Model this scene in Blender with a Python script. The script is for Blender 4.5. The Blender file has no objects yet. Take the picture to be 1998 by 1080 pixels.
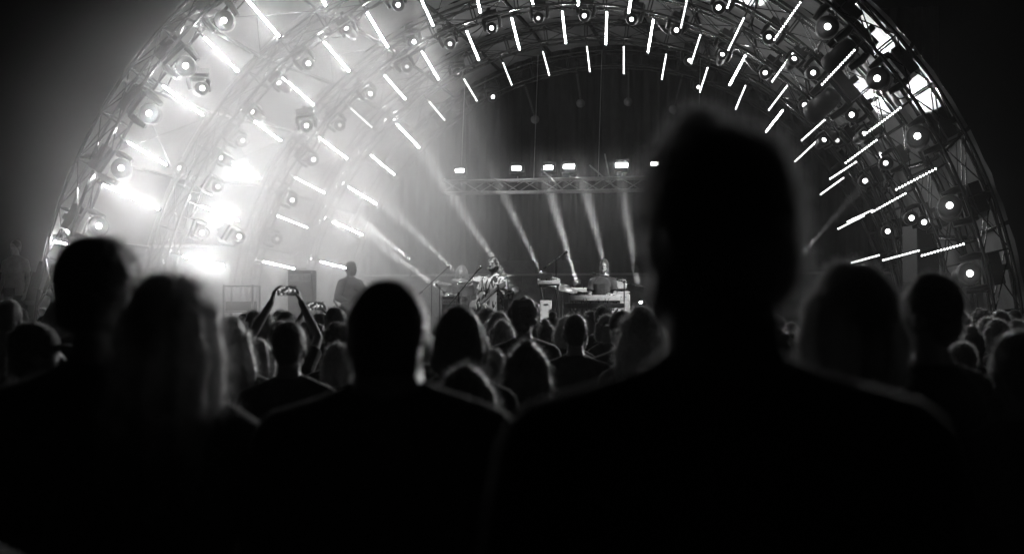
import bpy, bmesh, math, random
import numpy as np
from mathutils import Vector as V, Matrix as M, noise as mnoise
random.seed(7)
rng = np.random.default_rng(7)
SC = bpy.context.scene
COL = SC.collection

# ------------------------------------------------------------------ camera
F = 2400.0; PX, PY = 999.0, 540.0; HOR = 600.0; CZ = 1.68
PITCH = math.atan((HOR - PY) / F)
cam_d = bpy.data.cameras.new('camera'); cam = bpy.data.objects.new('camera', cam_d); COL.objects.link(cam)
cam.location = (0, 0, CZ); cam.rotation_euler = (math.pi/2 + PITCH, 0, 0)
cam_d.sensor_width = 36.0; cam_d.lens = 36.0 * F / 1998.0
cam_d.clip_start = 0.05; cam_d.clip_end = 500
cam_d.dof.use_dof = True; cam_d.dof.focus_distance = 20.0; cam_d.dof.aperture_fstop = 2.2
SC.camera = cam

# ------------------------------------------------------------------ night sky
w = bpy.data.worlds.new('World'); SC.world = w; w.use_nodes = True
nt = w.node_tree; nt.nodes.clear()
sky_n = nt.nodes.new('ShaderNodeTexSky'); sky_n.sky_type = 'NISHITA'; sky_n.sun_disc = False
sky_n.sun_elevation = math.radians(-8); sky_n.sun_rotation = math.radians(180)
bw = nt.nodes.new('ShaderNodeRGBToBW'); bg = nt.nodes.new('ShaderNodeBackground'); wo = nt.nodes.new('ShaderNodeOutputWorld')
bg.inputs['Strength'].default_value = 0.005
nt.links.new(sky_n.outputs[0], bw.inputs[0]); nt.links.new(bw.outputs[0], bg.inputs[0]); nt.links.new(bg.outputs[0], wo.inputs[0])

SC.view_settings.view_transform = 'Standard'; SC.view_settings.look = 'None'
SC.view_settings.exposure = 0.0; SC.view_settings.gamma = 1.0
SC.render.engine = 'CYCLES'
cy = SC.cycles
cy.max_bounces = 6; cy.diffuse_bounces = 2; cy.glossy_bounces = 2; cy.transmission_bounces = 2; cy.volume_bounces = 1; cy.transparent_max_bounces = 8
cy.use_light_tree = True; cy.caustics_reflective = False; cy.caustics_refractive = False
cy.sample_clamp_indirect = 2.0; cy.sample_clamp_direct = 0.0; cy.use_denoising = True
cy.volume_step_rate = 0.6; cy.volume_max_steps = 128

# tuning of the lamps
L_RIGHT, L_MID, L_LEFT, L_GLARE = 12.0, 90.0, 240.0, 620.0
HAZE_D, SMOKE_D = 0.001, 0.24

# ------------------------------------------------------------------ pixels to places
CAMP = V((0, 0, CZ))
def ray(px, py):
    d = V(((px-PX)/F, 1.0, -(py-PY)/F)); c, s = math.cos(PITCH), math.sin(PITCH)
    return V((d.x, d.y*c - d.z*s, d.y*s + d.z*c))
def at(px, py, Y):                       # the point seen at a pixel, Y metres in front of the camera
    r = ray(px, py); return CAMP + r*(Y/r.y)
PSI = math.radians(12)
AX = V((math.sin(PSI), math.cos(PSI), 0))          # stage axis, away from the audience
UX = V((math.cos(PSI), -math.sin(PSI), 0))         # across the stage
ZZ = V((0, 0, 1))
def on_plane(px, py, O):
    r = ray(px, py); return CAMP + r*(((O-CAMP).dot(AX))/r.dot(AX))

# ------------------------------------------------------------------ materials
def mat(name, g, rough=0.6, metal=0.0, var=0.0, scale=8.0, bump=0.0, bscale=None, sheen=0.0, spec=0.5, stretch=(1,1,1)):
    m = bpy.data.materials.new(name); m.use_nodes = True
    n = m.node_tree; b = n.nodes['Principled BSDF']
    b.inputs['Base Color'].default_value = (g, g, g, 1); b.inputs['Roughness'].default_value = rough
    b.inputs['Metallic'].default_value = metal; b.inputs['Specular IOR Level'].default_value = spec
    if sheen: b.inputs['Sheen Weight'].default_value = sheen; b.inputs['Sheen Roughness'].default_value = 0.4
    if var or bump:
        tc = n.nodes.new('ShaderNodeTexCoord'); mp = n.nodes.new('ShaderNodeMapping'); mp.inputs['Scale'].default_value = stretch
        n.links.new(tc.outputs['Object'], mp.inputs[0])
        if var:
            t = n.nodes.new('ShaderNodeTexNoise'); t.inputs['Scale'].default_value = scale; t.inputs['Detail'].default_value = 6
            r = n.nodes.new('ShaderNodeMapRange'); r.inputs[1].default_value = 0.3; r.inputs[2].default_value = 0.7
            r.inputs[3].default_value = g*(1-var); r.inputs[4].default_value = g*(1+var)
            n.links.new(mp.outputs[0], t.inputs[0]); n.links.new(t.outputs[0], r.inputs[0]); n.links.new(r.outputs[0], b.inputs['Base Color'])
        if bump:
            t2 = n.nodes.new('ShaderNodeTexNoise'); t2.inputs['Scale'].default_value = bscale or scale; t2.inputs['Detail'].default_value = 5
            bp = n.nodes.new('ShaderNodeBump'); bp.inputs['Strength'].default_value = bump; bp.inputs['Distance'].default_value = 0.02
            n.links.new(mp.outputs[0], t2.inputs[0]); n.links.new(t2.outputs[0], bp.inputs['Height']); n.links.new(bp.outputs[0], b.inputs['Normal'])
    return m
EM = {}
def emat(s):
    s = round(s, 1)
    if s not in EM:
        m = bpy.data.materials.new('lit_led_%g' % s); m.use_nodes = True; n = m.node_tree; n.nodes.clear()
        e = n.nodes.new('ShaderNodeEmission'); e.inputs[0].default_value = (1, 1, 1, 1); e.inputs[1].default_value = s
        o = n.nodes.new('ShaderNodeOutputMaterial'); n.links.new(e.outputs[0], o.inputs[0]); EM[s] = m
        m.cycles.emission_sampling = 'FRONT'
    return EM[s]
MT = dict(
    ground=mat('trodden_ground', 0.05, 0.95, var=0.4, scale=3, bump=0.5, bscale=30),
    deck=mat('black_stage_deck', 0.04, 0.7, var=0.3, scale=6),
    skirt=mat('black_skirt', 0.02, 0.9, var=0.3, scale=4),
    alu=mat('truss_aluminium', 0.20, 0.24, 0.95, var=0.2, scale=20),
    dark=mat('black_powder_coat', 0.025, 0.5, var=0.3, scale=30),
    plastic=mat('black_plastic', 0.02, 0.38, var=0.2, scale=30),
    alu_lit=mat('lamp_lit_aluminium', 0.36, 0.3, 0.9, var=0.2, scale=20),  # truss metal painted lighter, as if lit by the blinder lamps
    fabric=mat('canopy_fabric', 0.19, 0.85, var=0.35, scale=1.3, bump=0.7, bscale=3.5, stretch=(1, 1, 1)),
    curtain=mat('black_curtain', 0.022, 0.95, var=0.35, scale=2.0, bump=0.4, bscale=14),
    flat=mat('scenic_flat', 0.11, 0.9, var=0.6, scale=5, bump=0.6, bscale=18),
    glass=mat('dim_glass', 0.25, 0.15),
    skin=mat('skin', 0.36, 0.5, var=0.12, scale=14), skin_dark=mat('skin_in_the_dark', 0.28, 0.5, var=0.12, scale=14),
    hair=mat('dark_hair', 0.035, 0.36, var=0.4, scale=60, bump=0.5, bscale=80, sheen=0.6),
    hair_fair=mat('fair_hair', 0.15, 0.36, var=0.4, scale=60, bump=0.5, bscale=80, sheen=0.6),
    hair_mid=mat('brown_hair', 0.09, 0.36, var=0.4, scale=60, bump=0.5, bscale=80, sheen=0.6),
    cloth_black=mat('black_cotton', 0.018, 0.88, var=0.4, scale=9, sheen=0.35, bump=0.3, bscale=40),
    cloth_dark=mat('dark_cotton', 0.05, 0.9, var=0.4, scale=9, sheen=0.4, bump=0.3, bscale=40),
    cloth_grey=mat('grey_cotton', 0.13, 0.9, var=0.3, scale=9, sheen=0.2, bump=0.3, bscale=40),
    cloth_pale=mat('pale_cotton', 0.4, 0.9, var=0.2, scale=9, bump=0.3, bscale=40),
    jeans=mat('dark_denim', 0.04, 0.9, var=0.3, scale=20, bump=0.3, bscale=60),
    brass=mat('cymbal_bronze', 0.5, 0.3, 0.9, var=0.25, scale=12),
    chrome=mat('chrome', 0.75, 0.18, 1.0),
    drumhead=mat('drum_head', 0.5, 0.55, var=0.12, scale=6),
    shell=mat('drum_shell', 0.12, 0.3, var=0.2, scale=5),
    white=mat('white_lacquer', 0.7, 0.35, var=0.08, scale=9),
    greybox=mat('grey_tolex', 0.48, 0.7, var=0.15, scale=25, bump=0.2, bscale=120),
    panel=mat('brushed_panel', 0.55, 0.4, 0.0, var=0.15, scale=20),
    key_w=mat('ivory_key', 0.75, 0.35), key_b=mat('ebony_key', 0.02, 0.35),
    wood=mat('maple_neck', 0.5, 0.4, var=0.2, scale=12), eye=mat('eye_white', 0.6, 0.3), lip=mat('lip', 0.2, 0.5),
)
# the guitarist's printed shirt
def print_shirt():
    m = mat('white_shirt_with_black_print', 0.72, 0.85); n = m.node_tree; b = n.nodes['Principled BSDF']
    tc = n.nodes.new('ShaderNodeTexCoord'); mp = n.nodes.new('ShaderNodeMapping'); mp.inputs['Scale'].default_value = (11, 6, 4)
    t = n.nodes.new('ShaderNodeTexNoise'); t.inputs['Scale'].default_value = 1.1; t.inputs['Detail'].default_value = 2; t.inputs['Distortion'].default_value = 1.5
    r = n.nodes.new('ShaderNodeMapRange'); r.inputs[1].default_value = 0.52; r.inputs[2].default_value = 0.56; r.inputs[3].default_value = 0.75; r.inputs[4].default_value = 0.03
    n.links.new(tc.outputs['Object'], mp.inputs[0]); n.links.new(mp.outputs[0], t.inputs[0]); n.links.new(t.outputs[0], r.inputs[0]); n.links.new(r.outputs[0], b.inputs['Base Color'])
    return m
MT['print'] = print_shirt()
for hn_, tr in (('hair', .10), ('hair_mid', .26), ('hair_fair', .24)):      # single hairs let light through
    n = MT[hn_].node_tree; t = n.nodes.new('ShaderNodeBsdfTranslucent'); t.inputs[0].default_value = (tr, tr, tr, 1)
    a = n.nodes.new('ShaderNodeAddShader'); n.links.new(n.nodes['Principled BSDF'].outputs[0], a.inputs[0]); n.links.new(t.outputs[0], a.inputs[1]); n.links.new(a.outputs[0], n.nodes['Material Output'].inputs[0])

# ------------------------------------------------------------------ object helpers
def link(o, parent=None):
    COL.objects.link(o)
    if parent: o.parent = parent
    return o
def tag(o, label=None, cat=None, group=None, kind=None):
    if label: o['label'] = label
    if cat: o['category'] = cat
    if group: o['group'] = group
    if kind: o['kind'] = kind
    return o
def thing(name, label, cat, mw=None, group=None):
    o = bpy.data.objects.new(name, None); o.empty_display_size = 0.1
    if mw is not None: o.matrix_world = mw if isinstance(mw, M) else M.Translation(mw)
    COL.objects.link(o); return tag(o, label, cat, group)
def frame(p, x, y, z):
    m = M.Identity(4)
    for i in range(3): m[i][0], m[i][1], m[i][2], m[i][3] = x[i], y[i], z[i], p[i]
    return m
def rz(p, a): return M.Translation(p) @ M.Rotation(a, 4, 'Z')
def perp(a):
    a = a.normalized(); b = V((0, 0, 1)) if abs(a.z) < 0.9 else V((1, 0, 0))
    x = a.cross(b).normalized(); return x, a.cross(x).normalized()
class MB:
    def __init__(s): s.v = []; s.f = []
    def add(s, v, f):
        k = len(s.v); s.v += [tuple(p) for p in v]; s.f += [tuple(i+k for i in q) for q in f]; return s
    def box(s, c, d, rot=None):
        c = V(c); h = V(d)*0.5; pts = []
        for x in (-1, 1):
            for y in (-1, 1):
                for z in (-1, 1):
                    p = V((x*h.x, y*h.y, z*h.z)); pts.append(c + (rot @ p if rot else p))
        return s.add(pts, [(0,1,3,2),(4,6,7,5),(0,4,5,1),(2,3,7,6),(0,2,6,4),(1,5,7,3)])
    def tube(s, pts, r, n=6, closed=False, cap=True):
        pts = [V(p) for p in pts]; N = len(pts); rr = r if isinstance(r, (list, tuple)) else [r]*N
        ring = []; x0 = None
        for i, p in enumerate(pts):
            if closed: t = pts[(i+1) % N] - pts[i-1]
            else: t = pts[min(i+1, N-1)] - pts[max(i-1, 0)]
            t = t.normalized()
            if x0 is None: x, y = perp(t)
            else:
                x = (x0 - t*x0.dot(t)).normalized(); y = t.cross(x)
            x0 = x; ring += [p + (x*math.cos(a) + y*math.sin(a))*rr[i] for a in [2*math.pi*k/n for k in range(n)]]
        fs = []
        for i in range(N if closed else N-1):
            for k in range(n):
                a, b = i*n+k, i*n+(k+1) % n; c = ((i+1) % N)*n
                fs.append((a, b, c+(k+1) % n, c+k))
        if cap and not closed: fs += [tuple(range(n))[::-1], tuple(range((N-1)*n, N*n))]
        return s.add(ring, fs)
    def lathe(s, prof, n=16, p=(0,0,0), axis=(0,0,1), cap=True):
        a = V(axis).normalized(); x, y = perp(a); p = V(p); vs = []
        for r, h in prof: vs += [p + a*h + (x*math.cos(t) + y*math.sin(t))*r for t in [2*math.pi*k/n for k in range(n)]]
        fs = [(i*n+k, i*n+(k+1) % n, (i+1)*n+(k+1) % n, (i+1)*n+k) for i in range(len(prof)-1) for k in range(n)]
        if cap: fs += [tuple(range(n))[::-1], tuple(range((len(prof)-1)*n, len(prof)*n))]
        return s.add(vs, fs)
    def ell(s, c, r, n=10, m=7, rot=None):
        c = V(c); r = V(r) if not isinstance(r, (int, float)) else V((r, r, r)); vs = []
        for i in range(1, m):
            ph = math.pi*i/m
            for k in range(n):
                t = 2*math.pi*k/n; q = V((r.x*math.sin(ph)*math.cos(t), r.y*math.sin(ph)*math.sin(t), r.z*math.cos(ph)))
                vs.append(c + (rot @ q if rot else q))
        for sg in (1, -1):
            q = V((0, 0, r.z*sg)); vs.append(c + (rot @ q if rot else q))
        T, B = (m-1)*n, (m-1)*n+1; fs = []
        for i in range(m-2):
            for k in range(n): fs.append((i*n+k, (i+1)*n+k, (i+1)*n+(k+1) % n, i*n+(k+1) % n))
        for k in range(n): fs += [(T, k, (k+1) % n), (B, (m-2)*n+(k+1) % n, (m-2)*n+k)]
        return s.add(vs, fs)
    def limb(s, nodes, n=10):
        nodes = [(V(p), r) for p, r in nodes]
        for (p, r) in nodes: s.ell(p, r, n, 6)
        for (p, r), (q, t) in zip(nodes[:-1], nodes[1:]):
            if (q-p).length > 1e-4: s.tube([p, q], [r, t], n)
        return s
    def loft(s, rings, n=20):            # (z, rx, ry, cx, cy)
        vs = []
        for z, rx, ry, cx, cyy in rings:
            for k in range(n):
                t = 2*math.pi*k/n; c, q = math.cos(t), math.sin(t)
                vs.append(V((cx + rx*math.copysign(abs(c)**0.85, c), cyy + ry*math.copysign(abs(q)**0.85, q), z)))
        fs = [(i*n+k, i*n+(k+1) % n, (i+1)*n+(k+1) % n, (i+1)*n+k) for i in range(len(rings)-1) for k in range(n)]
        fs += [tuple(range(n))[::-1], tuple(range((len(rings)-1)*n, len(rings)*n))]
        return s.add(vs, fs)
    def prism(s, poly, z0, z1):
        n = len(poly); vs = [(x, y, z0) for x, y in poly] + [(x, y, z1) for x, y in poly]
        return s.add(vs, [tuple(range(n))[::-1], tuple(range(n, 2*n))] + [(i, (i+1) % n, n+(i+1) % n, n+i) for i in range(n)])
    def xf(s, m):
        s.v = [tuple(m @ V(p)) for p in s.v]; return s
    def mesh(s, name='mesh', smooth=False):
        me = bpy.data.meshes.new(name); me.from_pydata(s.v, [], s.f)
        if smooth: me.polygons.foreach_set('use_smooth', [True]*len(me.polygons))
        me.update(); return me
    def build(s, name, m, parent=None, smooth=False, bevel=0.0):
        me = s.mesh(name, smooth)
        if bevel:
            bm = bmesh.new(); bm.from_mesh(me); bmesh.ops.bevel(bm, geom=bm.edges[:], offset=bevel, segments=2, affect='EDGES', profile=0.6); bm.to_mesh(me); bm.free()
        return obj(name, me, m, parent)
def obj(name, me, m, parent=None, mw=None):
    if m is not None:
        if isinstance(m, str): m = MT[m]
        if not me.materials: me.materials.append(m)
    o = bpy.data.objects.new(name, me); link(o, parent)
    if mw is not None: o.matrix_local = mw
    return o

# ------------------------------------------------------------------ setting
g = MB().add([(-60, -40, 0), (60, -40, 0), (60, 80, 0), (-60, 80, 0)], [(0, 1, 2, 3)]).build('ground', 'ground'); tag(g, kind='structure')
DECK = 0.70
ARCH = {}                                  # k: plane point, centre, radius of the bar tops
for k, (cpx, dep, cx, cz, R) in {1: (1023, 18.0, -.513, .80, 6.86), 2: (1082, 20.4, -.403, .80, 6.58), 3: (1127, 22.8, -.318, 1.12, 6.05),
                                 4: (1170, 25.2, -.276, 1.04, 6.04), 5: (1202, 27.6, -.25, .95, 6.02)}.items():
    O = V(((cpx-999)/F*dep, dep, 0)); ARCH[k] = (O, O + UX*cx + ZZ*cz, R)
def ap(k, th, r, n=0.0):                   # a point on arch k: angle, radius, offset along the stage axis
    O, C, R = ARCH[k]; return C + UX*(r*math.cos(th)) + ZZ*(r*math.sin(th)) + AX*n

# stage platform
sp = thing('stage_platform', 'low black stage platform under the arched canopy', 'stage', rz(V((1.2, 23.2, 0)), -PSI))
NB = 9
for i in range(NB):
    for j in range(7):
        MB().box((-7.2+1.8*i, -6.6+1.9*j+.95, DECK-.03), (1.792, 1.892, .06)).build('deck_panel', 'deck', sp)
MB().box((0, -6.64, (DECK-.07)/2), (16.0, .04, DECK-.07)).build('skirt', 'skirt', sp)
for x in (-7.9, 7.9): MB().box((x, -.1, (DECK-.07)/2), (.04, 13, DECK-.07)).build('skirt', 'skirt', sp)

# backdrop: folded black curtain and a low scenic wall before it
def curtain():
    o = thing('backdrop_curtain', 'tall black curtain closing the back of the stage', 'curtain', rz(V((2.75, 29.6, 0)), -PSI))
    W, H, n = 14.4, 8.6, 9
    for i in range(n):
        x0 = -W/2 + W/n*i; vs = []; fs = []; N = 41
        for a in range(N):
            x = x0 + W/n*(a/(N-1))*1.01; y = .07*math.sin(a*.95+i) + .03*math.sin(a*2.3+i*2)
            vs += [(x, y, DECK+.02), (x, y*.8, H)]
        fs = [(2*a, 2*a+2, 2*a+3, 2*a+1) for a in range(N-1)]
        MB().add(vs, fs).build('curtain_drop', 'curtain', o, True)
curtain()
def scenic():
    o = thing('scenic_wall', 'low dark scenic wall with a pale top rail across the back of the stage', 'wall', rz(V((2.4, 28.2, DECK)), -PSI))
    for i in range(11):
        h = 1.72
        MB().box((-6.05+1.1*i, 0, h/2), (1.09, .06, h)).build('panel', 'flat', o)
    MB().box((0, -.02, 1.75), (12.1, .12, .05)).build('rail', 'greybox', o)
    for x, wd in ((-1.1, .5), (2.7, .45), (-2.2, .6)):
        MB().box((x, -.06, 1.93), (wd, .05, .30)).build('panel', 'flat', o)
    MB().prism([(-.62, 0), (.62, 0), (.34, .22), (.05, .30), (-.2, .26)], -.03, .03).xf(M.Translation((-2.55, -.10, 1.785)) @ M.Rotation(math.pi/2, 4, 'X')).build('mountain_cutout', 'flat', o)
scenic()

# ------------------------------------------------------------------ arch trusses
TR = .34; TD = .36                          # truss height (radial) and depth
def truss_arch(k, label):
    O, C, R = ARCH[k]; ri = R + (.17 if k == 1 else .14); ro = ri + TR
    a0 = -math.asin(min(.95, (C.z-.02)/ro)); a1 = math.pi - a0
    o = thing('arch_truss', label, 'truss', frame(C, UX, AX, ZZ), 'arched trusses of the canopy')
    def lp(t, r, n): return V((r*math.cos(t), n, r*math.sin(t)))
    N = 72; ts = [a0 + (a1-a0)*i/N for i in range(N+1)]
    for r in (ri, ro):
        for n in (-TD/2, TD/2):
            MB().tube([lp(t, r, n) for t in ts], .026, 8).build('chord', 'alu', o, True)
    nb = 30 if k <= 2 else 26; dt = (a1-a0)/nb
    rung = MB()
    for p, q in (((ri, -1), (ro, -1)), ((ri, 1), (ro, 1)), ((ri, -1), (ri, 1)), ((ro, -1), (ro, 1))):
        rung.tube([lp(0, p[0], p[1]*TD/2), lp(0, q[0], q[1]*TD/2)], .014, 6)
    rung = rung.mesh('ladder_rung'); rung.materials.append(MT['alu'])
    fx = MB(); fx.tube([lp(0, ri, -TD/2), lp(dt, ro, -TD/2)], .010, 5); fx.tube([lp(0, ro, -TD/2+.012), lp(dt, ri, -TD/2+.012)], .010, 5)
    fx = fx.mesh('cross_brace'); fx.materials.append(MT['alu'])
    ix = MB(); ix.tube([lp(0, ri, -TD/2), lp(dt, ri, TD/2)], .010, 5); ix.tube([lp(0, ro, TD/2), lp(dt, ro, -TD/2)], .010, 5); ix.tube([lp(0, ri, TD/2), lp(dt, ro, TD/2)], .010, 5)
    ix = ix.mesh('diagonal_brace'); ix.materials.append(MT['alu'])
    for j in range(nb+1):
        mm = M.Rotation(-(a0 + dt*j), 4, 'Y')
        obj('ladder_rung', rung, None, o, mm)
        if j < nb:
            obj('cross_brace', fx, None, o, mm); obj('diagonal_brace', ix, None, o, mm)
    # base plates
    for t in (a0, a1): MB().box(lp(t, (ri+ro)/2, 0) + V((0, 0, -.0)), (.6, .6, .03)).build('base_plate', 'dark', o)
    return o
names = {1: 'outermost arched truss framing the stage opening, fitted with big black spotlights', 2: 'second arched truss from the stage opening, behind the outermost one',
         3: 'middle arched truss of the five over the stage', 4: 'fourth arched truss, between the middle arch and the rearmost arch', 5: 'rearmost arched truss with unlit battens, before the curtain'}
for k in ARCH: truss_arch(k, names[k])

# canopy: fabric panels and purlins between the arches
def canopy():
    o = thing('fabric_canopy', 'pale fabric canopy skin stretched over the arched trusses', 'canopy', V((0, 0, 0)))
    NA = 18
    for k in (1, 2, 3, 4):
        for j in range(NA):
            t0 = math.pi*(-.03 + 1.06*j/NA) + .004; t1 = math.pi*(-.03 + 1.06*(j+1)/NA) - .004
            vs = []; n = 7
            for a in range(n):
                for b in range(n):
                    u = a/(n-1); v = b/(n-1); t = t0 + (t1-t0)*v
                    ra, rb = ARCH[k][2]+.60, ARCH[k+1][2]+.60
                    p = ap(k, t, ra, -.1).lerp(ap(k+1, t, rb, -.14), u)
                    sag = -.13*math.sin(math.pi*u)*math.sin(math.pi*v) + .012*math.sin(9*u+5*v*(j+1))
                    p += (UX*math.cos(t) + ZZ*math.sin(t))*sag; p.z = max(p.z, .02); vs.append(p)
            fs = [(a*n+b, a*n+b+1, (a+1)*n+b+1, (a+1)*n+b) for a in range(n-1) for b in range(n-1)]
            MB().add(vs, fs).build('fabric_panel', 'fabric', o, True)
        for j in range(NA+1):
            t = math.pi*(-.03 + 1.06*j/NA)
            p, q = ap(k, t, ARCH[k][2]+.53, .2), ap(k+1, t, ARCH[k+1][2]+.53, -.2)
            if min(p.z, q.z) < .05: continue
            MB().tube([p, q], .022, 6).build('purlin', 'alu', o, True)
        for j in range(0, NA, 2):          # crossing tension wires
            t, t2 = math.pi*(-.03 + 1.06*j/NA), math.pi*(-.03 + 1.06*(j+1)/NA)
            for s, e in ((t, t2), (t2, t)):
                p, q = ap(k, s, ARCH[k][2]+.46, .2), ap(k+1, e, ARCH[k+1][2]+.46, -.2)
                if min(p.z, q.z) > .05: MB().tube([p, q], .007, 4).build('tension_wire', 'alu', o)
canopy()

# ------------------------------------------------------------------ LED battens hanging from the arches
BARS = {1: [(478,-5,545,72,2),(398,73,463,139,2),(318,168,395,224,2),(250,278,325,322,2),(200,360,310,408,2),(1883,475,1796,499,0),(1828,328,1746,371,0),(1759,209,1684,265,0),(1669,96,1602,167,0),(1563,3,1509,80,0),(1450,-62,1418,18,0),(593,-75,636,12,2),(105,470,190,492,2)],
 2: [(822,0,846,52,1),(716,25,757,93,2),(632,82,682,140,2),(548,148,612,205,2),(485,228,548,275,2),(430,308,505,348,4),(392,402,465,430,3),(357,500,437,518,3),(1769,376,1699,415,0),(1712,272,1648,319,0),(1635,177,1583,235,0),(1551,98,1505,161,0),(1452,34,1420,100,0),(1345,-20,1328,56,0),(1239,-50,1226,27,1),(1132,-62,1128,12,1),(1028,-60,1040,10,1),(920,-45,938,26,2),(1795,488,1721,508,0)],
 3: [(513,510,575,524,2),(541,421,600,444,1),(575,346,634,377,1),(622,268,678,310,2),(684,211,726,249,0),(750,147,791,194,1),(823,100,856,156,1),(910,60,935,119,1),(998,35,1014,98,2),(1097,22,1104,86,1),(1184,23,1182,88,1),(1275,38,1264,103,1),(1367,67,1348,126,0),(1455,108,1423,167,1),(1537,166,1499,216,0),(1610,233,1563,275,0),(1673,314,1618,350,0),(1704,409,1652,433,0),(1717,497,1660,513,0)],
 4: [(625,510,685,525,3),(650,433,707,458,4),(680,365,735,398,3),(724,303,770,341,2),(775,243,818,288,3),(837,198,868,235,0),(905,154,931,198,0),(981,122,999,167,0),(1059,100,1072,148,0),(1145,90,1151,141,0),(1217,90,1217,145,0),(1300,105,1291,156,0),(1381,131,1365,181,0),(1455,166,1435,214,0),(1528,214,1494,258,1),(1593,276,1550,316,0),(1647,346,1600,380,0),(1687,420,1634,447,0)],
 5: [(1125,145,1132,193,-1),(1226,140,1226,190,-1),(1329,155,1316,205,-1),(1025,170,1042,225,-1)]}
LV = {0: L_RIGHT, 1: L_MID, 2: L_LEFT, 3: L_GLARE, 4: L_GLARE*1.3, -1: 0.0}
OR = {1: 'outermost arch', 2: 'second arch', 3: 'middle arch', 4: 'fourth arch', 5: 'rearmost arch'}
ORD = 'lowest second third fourth fifth sixth seventh eighth ninth tenth eleventh twelfth thirteenth fourteenth fifteenth'.split()
COUNT = {}
def rank(key, o, ang, fmt):                 # later labelled by its order along the arch, counted up from the crowd
    COUNT.setdefault(key, []).append((ang if ang < math.pi/2 else math.pi - ang, o, fmt))
def label_ranks():
    for l in COUNT.values():
        for i, (a, o, fmt) in enumerate(sorted(l, key=lambda q: q[0])): o['label'] = fmt % ORD[min(i, 14)]
def arch_angle(k, p):
    d = p - ARCH[k][1]; return math.atan2(d.z, d.dot(UX))
def batten(k, x0, y0, x1, y1, lv):
    O, C, R = ARCH[k]
    p = on_plane(x0, y0, O); q = on_plane(x1, y1, O + AX*.10)
    ax = (q-p).normalized(); L = (q-p).length
    face = -AX; face = (face - ax*face.dot(ax)).normalized(); yy = face.cross(ax)
    rad = (p-C).length; arm = max(.06, R + .17 - rad)
    how = {-1: 'unlit', 0: 'lit beaded', 1: 'lit', 2: 'bright', 3: 'glaring', 4: 'glaring'}[lv]
    side = 'half by the bass player' if x0 < 1130 else 'half by the keyboards'
    o = thing('led_batten', f'{how} white LED batten hung from the {OR[k]}, {side}' if lv >= 0 else 'unlit LED batten stick hung from the rearmost arch', 'light bar',
              frame(p - ax*arm, ax, yy, face), f'LED battens on the {OR[k]}')
    th = arch_angle(k, p); sd = 'keyboards side' if th < math.pi/2 else 'smoky side'
    if lv >= 0: rank(('b', k, sd), o, th, '%s ' + {0: 'lit', 1: 'lit', 2: 'bright', 3: 'glaring', 4: 'glaring'}[lv] + f' LED batten up from the crowd on the {OR[k]}, {sd}')
    else: rank(('u', k, sd), o, th, f'%s unlit LED batten up from the crowd on the {OR[k]}, {sd}')
    MB().tube([(-.02, 0, -.02), (arm+.03, 0, -.02)], .016, 6).build('arm', 'dark', o)
    MB().box((arm+L/2, 0, -.022), (L, .05, .035)).build('housing', 'plastic', o, bevel=.006)
    n = max(10, int(L/.042)); b = MB(); st = L/n; r = st*(.30 if lv <= 0 else .40)
    for i in range(n): b.add([(arm + st*(i+.5) + w_*r*math.cos(t), w_*r*math.sin(t), z_) for w_, z_ in ((1, -.003), (.72, r*.7)) for t in [math.pi/3*q for q in range(6)]], [(6, 7, 8, 9, 10, 11)] + [(q, (q+1) % 6, 6+(q+1) % 6, 6+q) for q in range(6)])
    if lv >= 0: b.build('led_strip', emat(LV[lv]), o)
    else: b.build('led_strip', 'glass', o)
    if k == 5:                              # dim round reflector at the loose end
        MB().lathe([(.03, 0), (.09, .03), (.10, .07)], 12, (arm+L+.10, 0, -.02), tuple((V((0,0,1))))).build('end_reflector', 'glass', o, True)
        MB().tube([(arm+L, 0, -.02), (arm+L+.12, 0, -.02)], .008, 5).build('end_rod', 'dark', o)
    else:
        MB().box((arm+L+.012, 0, -.02), (.024, .054, .04)).build('end_cap', 'dark', o)
for k, l in BARS.items():
    for b in l: batten(k, *b)

# ------------------------------------------------------------------ moving-head spotlights
def mh_meshes():
    d = {}
    d['clamp'] = MB().box((0, 0, -.03), (.06, .10, .10)).mesh()
    b = MB().box((0, 0, -.11), (.30, .24, .10)); d['base'] = b.mesh()
    y = MB().box((0, 0, -.185), (.30, .09, .04))
    for s in (-1, 1): y.tube([(s*.145, 0, -.17), (s*.16, 0, -.26), (s*.145, 0, -.40)], [.035, .04, .03], 8)
    d['yoke'] = y.mesh()
    d['head'] = MB().lathe([(.05, -.17), (.085, -.16), (.10, -.08), (.105, .0), (.098, .04), (.112, .06), (.112, .15), (.098, .163)], 14, cap=False).add([], []).mesh(smooth=True)
    d['back'] = MB().lathe([(.001, -.18), (.05, -.17)], 14, cap=False).mesh()
    d['lens'] = MB().lathe([(.039, .160), (.031, .170), (.001, .174)], 14, cap=False).mesh(smooth=True)
    d['bezel'] = MB().lathe([(.03, .160), (.098, .163)], 14, cap=False).mesh()
    for n, me in d.items():
        if n != 'lens': me.materials.append(MT['plastic'])
    return d
MH = mh_meshes()
LENS = {}
def spot(parent, pmw, loc, aim, energy, size, blend=.25, radius=.03):
    l = bpy.data.lights.new('spot_light', 'SPOT'); l.energy = energy; l.spot_size = math.radians(size); l.spot_blend = blend; l.shadow_soft_size = radius
    o = bpy.data.objects.new('spot_light', l); link(o, parent)
    o.matrix_parent_inverse = pmw.inverted()
    o.matrix_basis = M.Translation(loc) @ (V(aim).normalized().to_track_quat('-Z', 'Y').to_matrix().to_4x4())
    return o
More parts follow.
